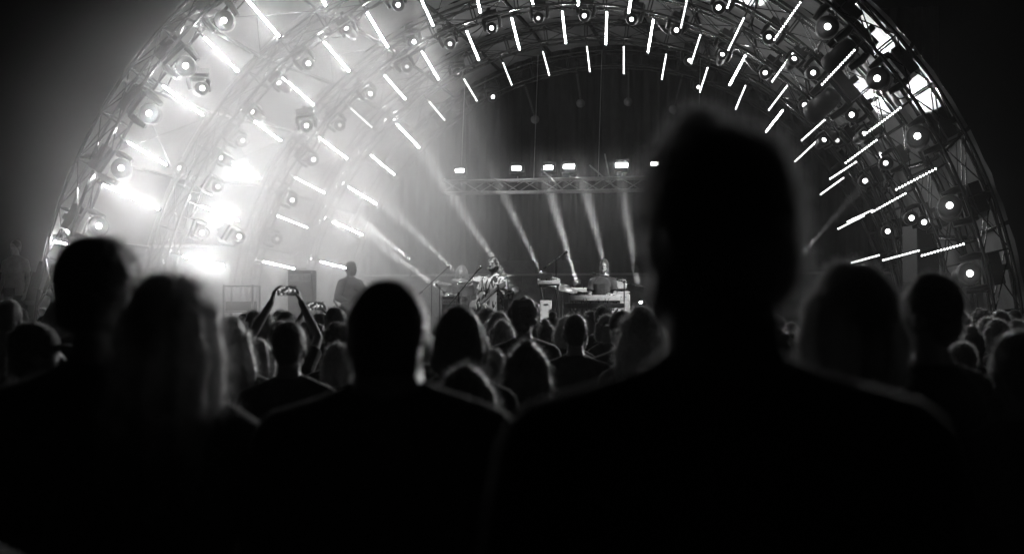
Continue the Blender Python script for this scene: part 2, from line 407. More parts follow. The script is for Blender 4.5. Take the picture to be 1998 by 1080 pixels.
def moving_head(base, hang, aim, sc, glow, name, label, group, light=None):
    hang = hang.normalized(); aim = aim.normalized()
    s = aim.cross(hang)
    s = s.normalized() if s.length > .05 else perp(hang)[0]
    fw = hang.cross(s).normalized() * -1
    mw = frame(base, s*sc, (-hang).cross(s)*sc, -hang*sc)
    o = thing(name, label, 'spotlight', mw, group)
    for n in ('clamp', 'base', 'yoke'): obj({'clamp': 'clamp', 'base': 'base_box', 'yoke': 'yoke'}[n], MH[n], None, o)
    inv = mw.inverted(); al = (inv.to_3x3() @ aim).normalized(); x, y = perp(al)
    hm = frame(V((0, 0, -.38)), x, y, al)
    h = obj('head_barrel', MH['head'], None, o, hm); obj('rear_cap', MH['back'], None, h)
    if glow not in LENS:
        me = MH['lens'].copy(); me.materials.clear(); me.materials.append(emat(glow) if glow > 0 else MT['glass']); LENS[glow] = me
    ln_ = obj('lens', LENS[glow], None, h); ln_.scale = (1/sc**.7, 1/sc**.7, 1); obj('bezel_ring', MH['bezel'], None, h)
    if light:
        hc = mw @ V((0, 0, -.38))
        spot(o, mw, hc + aim*(.20*sc), light[0], *light[1:])
    return o
kb_x, gt_x, dr_x = (1176-PX)/F*20.6, (960-PX)/F*19.8, (905-PX)/F*23.5
# (lens pixel x, y, arch, aim pixel offset sideways/up, glow)
HEADS = [(362,128,1),(437,40,1),(290,221,1),(236,327,1),(193,440,1),(124,544,1),(1615,52,1),(1711,153,1),(1790,265,1),(1853,400,1),(1893,533,1),
 (687,61,2),(777,10,2),(602,124,2),(395,172,1),(425,364,2),(351,328,2),(474,274,2),(394,454,2),(1402,15,2),(1500,72,2),(1587,142,2),(1662,224,2),(1728,318,2),(1779,425,2),(1803,433,2),
 (723,183,3),(794,130,3),(878,86,3),(959,55,3),(1050,36,3),(1140,31,3),(1232,38,3),(1320,59,3),(1411,93,3),(1493,142,3),(1570,205,3),(1634,274,3),(1688,353,3),(1732,451,3),(663,244,3),(598,245,2),(612,311,3),(570,390,3),(541,466,3),(467,461,2),
 (808,82,3),(893,142,4),(962,189,5),(1346,118,4),(1363,170,5)]
PATCH = {(437,40): (455,57), (687,61): (706,66), (1615,52): (1690,70), (1711,153): (1742,190), (362,128): (410,122), (290,221): (303,200), (1402,15): (1445,12), (1587,142): (1560,120)}
for i, (x, y, k) in enumerate(HEADS):
    O, C, R = ARCH[k]; big = (k == 1 and (x, y) != (395, 172)); sc = 1.45 if big else 1.0
    aimv = (V((0, 0, 1.7)) + V((random.uniform(-5, 5), random.uniform(-3, 5), random.uniform(-1, 5))))
    lp_ = on_plane(x, y, O - AX*(.25 if big else .15))
    aim = (aimv - lp_).normalized(); hc = lp_ - aim*(.17*sc)
    rad = (C - hc); rad -= AX*rad.dot(AX); hang = rad.normalized()
    if k in (4, 5) or (x, y) in ((808,82),(598,245),(395,172)): hang = (hang*.4 + AX*-.3 + V((0,0,-.7))).normalized()
    base = hc - hang*(.38*sc)
    side = 'half by the bass player' if x < 1130 else 'half by the keyboards'
    nm = f'big black moving spotlight with glowing lens on the {OR[k]}, {side}' if big else f'small black moving spotlight with glowing lens on the {OR[k]}, {side}'
    light = (((V((random.uniform(-4, 1.5), random.uniform(3, 11), 1.5)) - lp_).normalized()), 850.0 if x > 1130 else 60.0, 36, 1.0, .03) if big else None
    mo = moving_head(base, hang, aim, sc, 14.0 if big else random.choice((14.0, 14.0, 8.0, 3.0, 1.2)), 'moving_spotlight', nm, f'moving spotlights on the {OR[k]}', light)
    th = arch_angle(k, lp_); sd = 'keyboards side' if th < math.pi/2 else 'smoky side'
    rank(('m', k, sd, big), mo, th, '%s ' + ('big' if big else 'small') + f' black moving spotlight up from the crowd on the {OR[k]}, {sd}')
label_ranks()
# key spotlights turned to the players; guitarist and drummer get two added, unseen ones
for x, y, tx, ty, e, lab in ((1640, 110, kb_x, 20.6, 1700.0, 'seen from behind, turned to the keyboard player, below the outermost arch'), (1605, 205, kb_x+.2, 21.5, 1500.0, 'seen from behind, turned to the amplifiers, hung lower under the outermost arch'), (1010, -130, gt_x, 19.8, 1500.0, 'added out of view atop the outermost arch to light the guitarist'), (800, -110, dr_x, 23.5, 4500.0, 'added out of view atop the outermost arch to light the drummer')):
    O, C, R = ARCH[1]; hc = on_plane(x, y, O + AX*.35); rad = (C - hc); rad -= AX*rad.dot(AX); hang = rad.normalized()
    aim = (V((tx, ty, 2.0)) - hc).normalized()
    moving_head(hc - hang*.57, hang, aim, 1.5, 14.0, 'key_spotlight', f'black spotlight {lab}', 'key spotlights of the players', (aim, e, 17, .4, .06))
# washers pointing up at the fabric, clamped to the arches
for (x, y, k) in ((1600,60,2),(1700,110,2),(1735,230,2),(470,75,2),(700,95,2),(420,150,2),(310,225,2),(1450,40,3),(1640,250,3)):
    O, C, R = ARCH[k]; p = on_plane(x, y, O - AX*.2); rad = p - C; rad -= AX*rad.dot(AX); rad.normalize()
    base = C + rad*(R+.10) - AX*.2
    aim = (rad*.5 - AX*.86).normalized()
    um = moving_head(base, -rad, aim, .8, 14.0, 'moving_spotlight', f'small black spotlight turned up to the canopy fabric, on the {OR[k]}', f'uplight spots on the {OR[k]}', (aim, 900.0 if x > 1130 else 90.0, 28, .25, .02))
    th = arch_angle(k, base); sd = 'keyboards side' if th < math.pi/2 else 'smoky side'
    rank(('w', k, sd), um, th, f'%s upturned spotlight from the crowd on the {OR[k]}, {sd}')
label_ranks()

# slack power cables looped along the arches
crng = random.Random(5)
for k in (1, 2, 3):
    for j in range(9):
        t = math.radians(12 + 17.5*j + crng.uniform(-4, 4)); t2 = t + math.radians(crng.uniform(5, 9)); R = ARCH[k][2] + (.17 if k == 1 else .14)
        a, b = ap(k, t, R, crng.uniform(-.15, .15)), ap(k, t2, R, crng.uniform(-.15, .15)); dip = crng.uniform(.10, .32)
        pts = [a.lerp(b, u/10) + V((0, 0, -dip*4*(u/10)*(1-u/10))) for u in range(11)]
        c = MB().tube(pts, .013, 5).build('cable', 'plastic'); tag(c, f'slack black power cable looped under the {OR[k]}', 'cable', f'cables looped under the {OR[k]}')

# ------------------------------------------------------------------ straight truss with blinder lamps over the stage
def back_truss():
    Y = 26.3
    a = at(868, 366, Y+1.0); b = at(1420, 356, Y-1.0); x = (b-a).normalized(); yy = ZZ.cross(x).normalized(); L = (b-a).length
    o = thing('straight_truss', 'straight aluminium truss hung level over the drums with blinder lamps', 'truss', frame(a, x, yy, x.cross(yy)))
    for y, z in ((-.17, .13), (.17, .13), (-.17, -.13), (.17, -.13)): MB().tube([(0, y, z), (L, y, z)], .025, 8).build('chord', 'alu_lit', o, True)
    n = 14
    for i in range(n):
        x0, x1 = L*i/n, L*(i+1)/n
        if i % 2: x0, x1 = x1, x0
        MB().tube([(x0, -.17, -.13), (x1, -.17, .13)], .012, 5).tube([(x0, .17, .13), (x1, .17, -.13)], .012, 5).build('diagonal_brace', 'alu_lit', o)
        MB().tube([(L*i/n, -.17, -.13), (L*i/n, .17, -.13)], .011, 5).tube([(L*i/n, -.17, .13), (L*i/n, .17, .13)], .011, 5).build('ladder_rung', 'alu_lit', o)
    for t in (.06, .33, .56, .9): MB().tube([(L*t, 0, .1), (L*t, .2, 2.9)], .009, 5).build('chain', 'alu_lit', o)
    for j, (px, py, wd, st) in enumerate(((897,333,20,40),(1008,328,20,70),(1070,327,20,70),(1110,325,24,170),(1213,322,26,220),(1280,320,22,70),(1345,318,22,70))):
        p = at(px, py, Y + 1.0 - 2*(px-868)/552 - .25)
        bl = thing('blinder_lamp', f'bright rectangular blinder lamp on the straight truss, {["at its drum-side end","second from the drum side","third from the drum side","beside the tall chain","over the keyboard player","past the keyboard player","at its far keyboard-side end"][j]}', 'stage lamp', rz(p, -PSI), 'blinder lamps on the straight truss')
        MB().box((0, .06, 0), (.30, .12, .16)).build('housing', 'plastic', bl, bevel=.012)
        MB().box((0, -.008, 0), (wd*.0092, .02, .075)).build('lamp_panel', emat(st), bl)
        y = MB()
        for s in (-1, 1): y.tube([(s*.17, .06, 0), (s*.17, .1, -.16)], .012, 6)
        y.tube([(-.17, .1, -.16), (.17, .1, -.16)], .012, 6).build('yoke', 'dark', bl)
        MB().tube([(0, .1, -.16), (-.02, .22, -.30)], .014, 6).build('clamp', 'alu_lit', bl)
        for s in (-1, 1): MB().box((s*.02, -.03, s*.098), (.28, .10, .006), M.Rotation(s*.5, 3, 'X')).build('barn_door', 'plastic', bl)
    for (px0, py0, px1, py1) in ((1056,330,1100,372),(1150,322,1208,372),(1180,300,1192,360),(1265,324,1290,348),(866,348,885,366),(965,348,982,364)):
        p, q = at(px0, py0, Y), at(px1, py1, Y)
        t = MB().tube([p, q], .018, 6).build('rigging_pipe', 'alu_lit'); tag(t, 'short slanted aluminium pipe clamped to the straight truss', 'pipe', 'pipes on the straight truss')
back_truss()

# ------------------------------------------------------------------ floor beams
BEAMS = [((1252,600),(1208,330),26.5,24.0,'bare lens showing beside the keyboard amplifier'),((1192,560),(1136,350),26.8,24.2,'behind the keyboard player'),((1128,560),(1072,370),26.8,24.2,'behind the sampler table'),
         ((1062,545),(945,300),26.6,24.0,'between drums and sampler table'),((1010,575),(880,380),26.6,24.0,'behind the guitarist'),((905,545),(730,375),26.4,23.4,'behind the drummer'),((872,573),(690,440),26.4,23.4,'beside the floor cymbal'),((800,505),(600,350),26.0,22.0,'behind the bass player'),((1562,498),(1720,320),25.0,22.0,'at the far keyboard-side end of the stage')]
for (a, b, ya, yb, where) in BEAMS:
    p = at(*a, ya); q = at(*b, yb); aim = (q-p).normalized()
    base = V((p.x, p.y, DECK))
    o = thing('floor_spotlight', f'black beam spotlight on its stand, {where}', 'spotlight', base, 'beam spotlights along the back of the stage')
    zc = p.z - DECK
    MB().box((0, 0, .05), (.30, .26, .10)).build('base_box', 'plastic', o, bevel=.01)
    if zc > .35: MB().tube([(0, 0, .1), (0, 0, zc-.2)], .025, 8).build('stand_pole', 'dark', o)
    y = MB()
    for s in (-1, 1): y.tube([(0, 0, zc-.2), (s*.14, 0, zc-.16), (s*.14, 0, zc)], .02, 6)
    y.build('yoke', 'plastic', o)
    x, yy = perp(aim); h = obj('head_barrel', MH['head'], None, o, frame(V((0, 0, zc)), x, yy, aim)); obj('rear_cap', MH['back'], None, h)
    bare = a[0] == 1252
    l_ = obj('lens', LENS[14.0], None, h); b_ = obj('bezel_ring', MH['bezel'], None, h)
    if not bare: l_.location = b_.location = (0, 0, -.20)
    e_ = 13000.0 if 1050 < a[0] < 1400 else 13000.0 if 950 < a[0] < 1051 else 40000.0 if a[0] > 1400 else 9000.0
    spot(o, M.Translation(base), p + aim*(.20 if bare else .0), aim, e_, 5.2, 1.0, .05 if bare else .03)
# key lights: spots on the outermost arch, two of them added out of view

# ------------------------------------------------------------------ people
DG = None
def remesh(mb, voxel, smooth=2):
    me = mb.mesh('tmp'); o = bpy.data.objects.new('tmp', me); COL.objects.link(o)
    r = o.modifiers.new('r', 'REMESH'); r.mode = 'VOXEL'; r.voxel_size = voxel; r.use_smooth_shade = True
    if smooth:
        s = o.modifiers.new('s', 'SMOOTH'); s.iterations = smooth; s.factor = .5
    dg = bpy.context.evaluated_depsgraph_get(); dg.update()
    out = bpy.data.meshes.new_from_object(o.evaluated_get(dg), depsgraph=dg)
    bpy.data.objects.remove(o); bpy.data.meshes.remove(me); out.materials.clear()
    return out
def wobble(me, amp, scale, seed=0.0, stretch=(1, 1, 1)):
    n = len(me.vertices); co = np.empty(n*3); me.vertices.foreach_get('co', co); co = co.reshape(-1, 3)
    no = np.empty(n*3); me.vertex_normals.foreach_get('vector', no); no = no.reshape(-1, 3)
    sx = np.array(stretch)*scale
    d = np.array([mnoise.noise(V(p*sx + seed)) for p in co])
    co = co + no*(d*amp)[:, None]; me.vertices.foreach_set('co', co.ravel()); me.update(); return me
def add_strands(me, count, length, width, down=.4, seed=1, zmin=-9):
    """thin single hairs standing off the surface of a hair mesh"""
    r = np.random.default_rng(seed); n = len(me.vertices)
    co = np.empty(n*3); me.vertices.foreach_get('co', co); co = co.reshape(-1, 3)
    no = np.empty(n*3); me.vertex_normals.foreach_get('vector', no); no = no.reshape(-1, 3)
    idx = r.integers(0, n, count); idx = idx[co[idx][:, 2] > zmin]; p = co[idx] + r.normal(0, .002, (len(idx), 3)); nn = no[idx] + r.normal(0, .35, (len(idx), 3))
    nn /= np.linalg.norm(nn, axis=1)[:, None] + 1e-6
    side = np.cross(nn, r.normal(0, 1, nn.shape)); side /= np.linalg.norm(side, axis=1)[:, None] + 1e-6
    ln = length*r.uniform(.3, 1.2, len(p))[:, None]
    mid = p + nn*ln*.55; tip = mid + (nn*.5 + np.array([0, 0, -down]) + r.normal(0, .25, nn.shape))*ln*.6
    a = p - side*width; b = p + side*width; c = mid + side*width*.6; d = mid - side*width*.6
    vs = np.concatenate([co, np.stack([a, b, c, d, tip], 1).reshape(-1, 3)])
    fs = [tuple(q.vertices) for q in me.polygons]; k = n
    for i in range(len(p)):
        fs += [(k, k+1, k+2, k+3), (k+3, k+2, k+4)]; k += 5
    out = bpy.data.meshes.new('hair'); out.from_pydata(vs.tolist(), [], fs); out.polygons.foreach_set('use_smooth', [True]*len(out.polygons)); out.update()
    bpy.data.meshes.remove(me); return out
NECK = V((0, -.012, 1.55))
def head_rot(yaw=0, pitch=0, roll=0):
    R = M.Rotation(yaw, 4, 'Z') @ M.Rotation(pitch, 4, 'X') @ M.Rotation(roll, 4, 'Y')
    return M.Translation(NECK) @ R @ M.Translation(-NECK)
def add_head(b, hr, ears=True, neck=1.0):
    h = MB()
    h.ell((0, -.012, 1.685), (.075, .095, .098), 16, 10)
    h.ell((0, .018, 1.645), (.064, .070, .085), 14, 9)
    h.limb([((0, .035, 1.615), .052), ((0, .062, 1.580), .030)])
    h.limb([((.035, .02, 1.605), .036), ((.012, .06, 1.583), .024)]); h.limb([((-.035, .02, 1.605), .036), ((-.012, .06, 1.583), .024)])
    h.limb([((0, .083, 1.672), .009), ((0, .106, 1.640), .014), ((0, .088, 1.634), .015)])
    h.limb([((-.035, .072, 1.69), .012), ((0, .082, 1.692), .012), ((.035, .072, 1.69), .012)])
    h.limb([((-.018, .083, 1.606), .009), ((.018, .083, 1.606), .009)])
    if ears:
        for s in (-1, 1): h.ell((s*.080, -.012, 1.652), (.010, .020, .033), 8, 6)
    h.xf(hr); b.add(h.v, h.f)
    b.limb([((0, -.025, 1.50), .060*neck), (hr @ V((0, -.012, 1.60)), .056*neck)], 12)
def hand(b, wr, d, up, curl=.5, thumb=1, s=1.0):
    """palm with four bent fingers of different length and a thumb leaving the side of the palm"""
    d = d.normalized(); up = (up - d*up.dot(d)).normalized(); sd = d.cross(up)*thumb
    for i, (o, ln) in enumerate(((-.030, .070), (-.010, .080), (.010, .076), (.029, .060))):
        k0 = wr + d*.085*s + sd*(-o)*s
        b.limb([(wr + d*.015*s + sd*(-o*.55)*s, .016*s), (k0, .0125*s)], 7)
        d1 = (d*math.cos(curl) - up*math.sin(curl)); d2 = (d*math.cos(curl*2.1) - up*math.sin(curl*2.1))
        k1 = k0 + d1*ln*.5*s; b.limb([(k0, .0105*s), (k1, .0095*s), (k1 + d2*ln*.5*s, .0085*s)], 7)
    t0 = wr + d*.025*s + sd*.028*s; t1 = t0 + (d*.6 + sd*.75 - up*.25).normalized()*.042*s
    b.limb([(t0, .015*s), (t1, .0115*s), (t1 + (d*.9 + sd*.1 - up*curl*.7).normalized()*.034*s, .0095*s)], 7)
REST = dict(el=(.255, -.03, 1.14), wr=(.265, .06, .89))
def body_parts(pose, hr, female=False, vox=.012, neck=1.0):
    b = MB(); sh = .175 if female else .195; k = .9 if female else 1.0
    b.loft([(.86, .150, .110, 0, 0), (.95, .165*1.0, .120, 0, -.01), (1.05, .140*k, .105, 0, 0), (1.15, .138*k, .100, 0, .005), (1.28, .160*k, .112, 0, .005), (1.38, .172*k, .112, 0, -.005), (1.44, .130*k, .090, 0, -.015), (1.49, .085, .070, 0, -.02), (1.53, .06, .06, 0, -.02)])
    add_head(b, hr, neck=neck)
    for s, side in ((1, 'r'), (-1, 'l')):
        S = V((s*sh, -.01, 1.398)); E = V(pose[side+'el']); W = V(pose[side+'wr'])
        b.limb([((s*.045, -.015, 1.480), .050), ((s*.11, -.015, 1.436), .056), (S, .060*k), (S.lerp(E, .45), .047*k), (E, .038*k)], 12)
        b.limb([(E, .038*k), (E.lerp(W, .3), .040*k), (W, .026*k)], 12)
        hd = V(pose.get(side+'hd', tuple(W-E))); hu = V(pose.get(side+'hu', (s, .0, .1)))
        hand(b, W, hd, hu, pose.get(side+'curl', .35), thumb=pose.get(side+'th', -s))
        hip = V((s*.09, 0, .90)); kn = V(pose.get(side+'kn', (s*.105, .02, .50))); an = V(pose.get(side+'an', (s*.115, -.03, .09)))
        b.limb([(hip, .085), (hip.lerp(kn, .4), .080), (kn, .056)], 12); b.limb([(kn, .056), (kn.lerp(an, .35), .056), (an, .037)], 12)
        td = V(pose.get('toe', (s*.02, .17, -.06))); b.limb([(an + V((0, -.03, -.045)), .042), (an + td*.5 + V((0, 0, -.02)), .042), (an + td, .032)], 10)
    return remesh(b, vox, 1)
def shirt_parts(pose, sleeve, female=False, vox=.014, hem=.84, loose=.014, hood=False):
    b = MB(); sh = .175 if female else .195; k = .9 if female else 1.0; g_ = loose
    b.loft([(hem, .166+g_, .126+g_, 0, 0), (.95, .166+g_, .122+g_, 0, -.005), (1.05, .150*k+g_*1.3, .112+g_, 0, 0), (1.15, .148*k+g_*1.3, .108+g_, 0, .005), (1.28, .163*k+g_, .116+g_, 0, .005), (1.38, .175*k+g_, .116+g_, 0, -.005), (1.44, .138*k+g_, .092+g_, 0, -.015), (1.49, .092+g_*.5, .075+g_*.5, 0, -.02), (1.512, .074, .07, 0, -.02)])
    if hood: b.ell((0, -.085, 1.48), (.13, .07, .06), 12, 8)
    for s, side in ((1, 'r'), (-1, 'l')):
        S = V((s*sh, -.01, 1.398)); E = V(pose[side+'el']); W = V(pose[side+'wr'])
        b.limb([((s*.052, -.015, 1.476), .048+g_*.5), ((s*.11, -.015, 1.438), .058+g_*.6), (S, .062*k+g_)], 12)
        if sleeve == 'short': e = S.lerp(E, .62); b.tube([S, S.lerp(E, .3), e], [.060*k+g_, .056*k+g_, .056*k+g_*1.4], 12)
        elif sleeve == 'long':
            b.limb([(S, .060*k+g_), (S.lerp(E, .5), .050*k+g_), (E, .044*k+g_)], 12); e2 = E.lerp(W, .94); b.tube([E, E.lerp(W, .4), e2], [.044*k+g_, .042*k+g_, .032+g_], 12)
    me = remesh(b, vox, 2); wobble(me, .012, 6.0, random.random()*9, (1, 1, .6)); return me
def trouser_parts(pose, vox=.014):
    b = MB(); b.loft([(.80, .12, .10, 0, 0), (.90, .166, .125, 0, -.01), (1.0, .160, .120, 0, 0)])
    for s, side in ((1, 'r'), (-1, 'l')):
        hip = V((s*.09, 0, .90)); kn = V(pose.get(side+'kn', (s*.105, .02, .50))); an = V(pose.get(side+'an', (s*.115, -.03, .09)))
        b.limb([(hip, .096), (hip.lerp(kn, .4), .092), (kn, .070)], 12); b.limb([(kn, .070), (kn.lerp(an, .5), .066)], 12); b.tube([kn.lerp(an, .5), an.lerp(kn, .05)], [.066, .062], 12)
    me = remesh(b, vox, 2); wobble(me, .010, 7.0, random.random()*9); return me
def hair_mesh(kind, hr, vox=.010, strands=700, seed=1, sw=.0007):
    h = MB(); amp, sc, ln, down = .006, 18, .016, .2
    if kind == 'buzz': h.ell((0, -.020, 1.686), (.086, .096, .100), 16, 10); h.ell((0, -.055, 1.630), (.074, .054, .075), 12, 8); amp = .0015; ln = .007
    elif kind == 'short': h.ell((0, -.022, 1.700), (.087, .099, .103), 16, 10); h.ell((0, -.062, 1.640), (.070, .052, .068), 12, 8); amp = .006; ln = .026
    elif kind == 'quiff':
        h.ell((0, -.022, 1.684), (.081, .095, .103), 16, 10); h.ell((0, -.062, 1.635), (.068, .052, .072), 12, 8)
        h.ell((0, .005, 1.782), (.028, .036, .034), 12, 8); h.ell((.008, .04, 1.752), (.034, .036, .03), 12, 8); h.ell((-.006, -.045, 1.755), (.034, .034, .03), 12, 8); amp = .013; sc = 16; ln = .03
    elif kind == 'curly': h.ell((0, -.018, 1.712), (.108, .112, .108), 16, 10); h.ell((0, -.065, 1.645), (.088, .062, .075), 12, 8); amp = .028; sc = 22; ln = .03
    elif kind == 'bob':
        h.ell((0, -.022, 1.698), (.090, .102, .103), 16, 10)
        for x, y, e in ((.075, .0, 1.56), (-.075, .0, 1.56), (.06, -.06, 1.545), (-.06, -.06, 1.545), (0, -.082, 1.54)): h.limb([((x*.95, y*.9, 1.69), .040), ((x*1.12, y, 1.62), .042), ((x*1.12, y, e), .034)])
        amp = .008; ln = .03; down = .6
    elif kind == 'long':
        h.ell((0, -.022, 1.698), (.090, .103, .104), 16, 10)
        for x, y, e in ((.078, -.005, 1.40), (-.078, -.005, 1.42), (.07, -.06, 1.34), (-.07, -.06, 1.33), (.025, -.085, 1.30), (-.03, -.085, 1.31)):
            h.limb([((x*.95, y*.9, 1.69), .040), ((x*1.15, y, 1.60), .042), ((x*1.35, y-.03, 1.49), .040), ((x*1.45, y-.045, e), .026)])
        amp = .012; sc = 16; ln = .05; down = .7
    elif kind == 'bun':
        h.ell((0, -.022, 1.698), (.083, .099, .100), 16, 10); h.ell((0, -.060, 1.640), (.066, .05, .06), 12, 8); h.ell((0, -.085, 1.80), (.045, .045, .042), 12, 8); amp = .006; ln = .025
    elif kind == 'ponytail':
        h.ell((0, -.022, 1.698), (.083, .099, .100), 16, 10); h.ell((0, -.060, 1.640), (.066, .05, .06), 12, 8)
        h.limb([((0, -.11, 1.72), .028), ((0, -.155, 1.70), .034), ((.01, -.16, 1.60), .036), ((.015, -.14, 1.45), .02)]); amp = .006; ln = .03; down = .6
    elif kind == 'beard':
        h.ell((0, .045, 1.592), (.062, .052, .048), 12, 8); h.limb([((-.062, .02, 1.63), .022), ((-.035, .066, 1.598), .026), ((0, .085, 1.580), .024), ((.035, .066, 1.598), .026), ((.062, .02, 1.63), .022)]); amp = .006; ln = .012; down = .5
    me = remesh(h.xf(hr), vox, 1); wobble(me, amp, sc, seed*3.1)
    return add_strands(me, strands, ln, sw, down, seed) if strands else me
def cap_mesh(hr):
    h = MB(); h.ell((0, -.015, 1.708), (.090, .106, .092), 18, 10); me_v = []
    b = MB(); b.add(h.v, h.f); n = 9
    brim = MB(); vs = []
    for i in range(n):
        t = math.pi*i/(n-1); vs += [(.085*math.cos(t), .075+.0*math.sin(t), 1.712), (.080*math.cos(t), .085+.095*math.sin(t), 1.700), (.080*math.cos(t), .085+.095*math.sin(t), 1.692), (.085*math.cos(t), .075, 1.702)]
    fs = [(4*i+j, 4*(i+1)+j, 4*(i+1)+(j+1) % 4, 4*i+(j+1) % 4) for i in range(n-1) for j in range(4)]
    b.add(vs, fs + [(0, 1, 2, 3), tuple(4*(n-1)+q for q in (3, 2, 1, 0))]); b.ell((0, -.015, 1.80), (.012, .012, .008), 8, 5)
    return b.xf(hr).mesh('cap', True)
def pose_of(**kw):
    p = dict(rel=REST['el'], rwr=REST['wr'], lel=(-REST['el'][0], REST['el'][1], REST['el'][2]), lwr=(-REST['wr'][0], REST['wr'][1], REST['wr'][2])); p.update(kw); return p
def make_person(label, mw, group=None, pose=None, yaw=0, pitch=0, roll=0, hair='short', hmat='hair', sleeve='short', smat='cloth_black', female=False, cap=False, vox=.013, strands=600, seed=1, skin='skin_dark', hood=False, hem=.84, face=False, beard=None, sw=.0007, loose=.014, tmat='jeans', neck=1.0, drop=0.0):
    pose = pose or pose_of(); hr = M.Translation((0, drop*.3, -drop)) @ head_rot(yaw, pitch, roll)
    o = thing('person', label, 'person', mw, group)
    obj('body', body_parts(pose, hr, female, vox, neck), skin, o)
    obj('shirt' if sleeve == 'short' else 'long_sleeved_top', shirt_parts(pose, sleeve, female, max(vox, .011), hem, loose, hood), smat, o)
    obj('trousers', trouser_parts(pose, max(vox, .012)), tmat, o)
    obj('hair', hair_mesh(hair, hr, min(vox, .009), strands, seed, sw), hmat, o)
    if cap: obj('cap', cap_mesh(hr), 'cloth_dark', o)
    if beard: obj('beard', hair_mesh('beard', hr, .007, 300, seed+5, sw), beard, o)
    if face:
        for s in (-1, 1):
            e = MB().ell((s*.031, .075, 1.668), (.013, .010, .009), 10, 7).xf(hr).build('eye', 'eye', o, True)
            MB().ell((s*.031, .085, 1.668), (.006, .003, .006), 8, 6).xf(hr).build('pupil', 'key_b', e, True)
            MB().limb([((s*.014, .084, 1.690), .006), ((s*.048, .072, 1.690), .005)]).xf(hr).build('eyebrow', 'hair', o, True)
        MB().ell((0, .088, 1.603), (.022, .008, .010), 10, 6).xf(hr).build('mouth', 'lip', o, True)
    return o
def copy_person(src, mw, label, group, swap=None):
    c = src.copy(); COL.objects.link(c); c.matrix_world = mw; tag(c, label, 'person', group)
    for ch in src.children:
        d = ch.copy(); COL.objects.link(d); d.parent = c
        if swap and ch.name.split('.')[0] in swap:
            d.material_slots[0].link = 'OBJECT'; d.material_slots[0].material = MT[swap[ch.name.split('.')[0]]]
        for gch in ch.children:
            e = gch.copy(); COL.objects.link(e); e.parent = d
    return c
def place(px, top, d, turn=0.0, width=1.0, drop=0.0):
    """stand somebody on the ground d metres away with the top of the head at a pixel row"""
    p = at(px, top, d); s = p.z/(1.797-drop); return M.Translation((p.x, p.y, 0)) @ M.Rotation(turn, 4, 'Z') @ M.Diagonal((s*width, s*width, s, 1))

R_ = math.radians
# --- the people close to the camera
FRONT = dict(rel=(.25, .0, 1.15), rwr=(.08, .24, 1.14), lel=(-.25, .0, 1.15), lwr=(-.08, .25, 1.17), rhd=(-1, .1, .2), lhd=(1, .1, .1), rhu=(0, 1, .2), lhu=(0, 1, .2))
make_person('tall man in black shirt with messy raised hair, face turned sideways', place(1404, 238, 1.56), neck=1.2, yaw=R_(44), pitch=R_(-4), hair='quiff', hmat='hair_mid', strands=9000, vox=.008, pose=pose_of(**FRONT), sleeve='long', seed=3, sw=.0005)
make_person('man with close-cropped round head and broad shoulders in black shirt', place(757, 533, 2.5, drop=.055), drop=.055, neck=1.25, hair='buzz', strands=2500, vox=.010, pose=pose_of(**FRONT), sleeve='long', seed=4, sw=.0005)
make_person('woman with loose long hair beside the close-cropped man', place(338, 536, 2.75, R_(-6)), yaw=R_(-8), hair='long', hmat='hair_mid', female=True, strands=9000, vox=.011, pose=pose_of(**FRONT), sleeve='long', seed=5, sw=.0005)
make_person('tall man with short thick hair looking sideways past the long-haired woman', place(200, 463, 2.85, R_(-5)), yaw=R_(-25), hair='short', strands=3500, vox=.011, pose=pose_of(**FRONT), sleeve='long', seed=6, sw=.0005, smat='cloth_dark')
make_person('woman with wavy bob in the shadow behind the tall man', place(1655, 514, 2.7, R_(8)), yaw=R_(14), hair='bob', hmat='hair_mid', female=True, strands=4000, vox=.011, seed=7, sw=.0005)
make_person('man in dark long sleeves beside the woman with wavy bob', place(1810, 536, 3.9, R_(10)), yaw=R_(35), hair='short', strands=1500, seed=8, sleeve='long')
make_person('person with short hair at the dark edge of the crowd', place(1985, 646, 3.6), hair='short', hmat='hair_mid', strands=1500, seed=9)
make_person('person in dark top standing close beside the tall short-haired man, only the shoulder in view', place(-165, 560, 1.35, R_(-10)), hair='bun', hmat='hair', female=True, sleeve='long', smat='cloth_black', strands=1500, seed=10, vox=.011)
# --- the people a few rows on
make_person('person with smooth chin-length hair standing before the guitarist', place(895, 596, 4.7), hair='bob', female=True, strands=3000, seed=11)
make_person('short woman with long dark hair right behind the chin-length-haired person', place(908, 713, 3.8), yaw=R_(10), hair='long', female=True, strands=4000, seed=12)
make_person('man with thick curly hair and rim-lit shoulders', place(1022, 585, 8.6), hair='curly', strands=3000, seed=13, smat='cloth_dark')
make_person('short woman with long hair standing behind the curly-haired man', place(1027, 664, 5.6), hair='long', female=True, strands=3000, seed=14)
make_person('man with short hair standing before the sampler table', place(1122, 614, 7.8), hair='short', strands=2000, seed=15)
make_person('person in a cap before the keyboard amplifier, looking sideways', place(1214, 606, 8.0), yaw=R_(40), hair='short', cap=True, strands=600, seed=16)
make_person('fair-haired woman with straight long hair beside the person in a cap', place(1252, 600, 6.2), yaw=R_(-20), hair='long', hmat='hair_fair', female=True, strands=4000, seed=17)
make_person('man with short round hair near the raised phones', place(566, 628, 5.6), hair='short', strands=2500, seed=18, hmat='hair')
make_person('short woman with pale hair beside the man with short round hair', place(505, 660, 7.0), yaw=R_(-15), hair='bob', hmat='hair_fair', female=True, strands=2500, seed=19)
make_person('woman with long wavy hair next to the pale-haired short woman', place(450, 618, 6.2), yaw=R_(20), hair='long', hmat='hair_mid', female=True, strands=3000, seed=20)
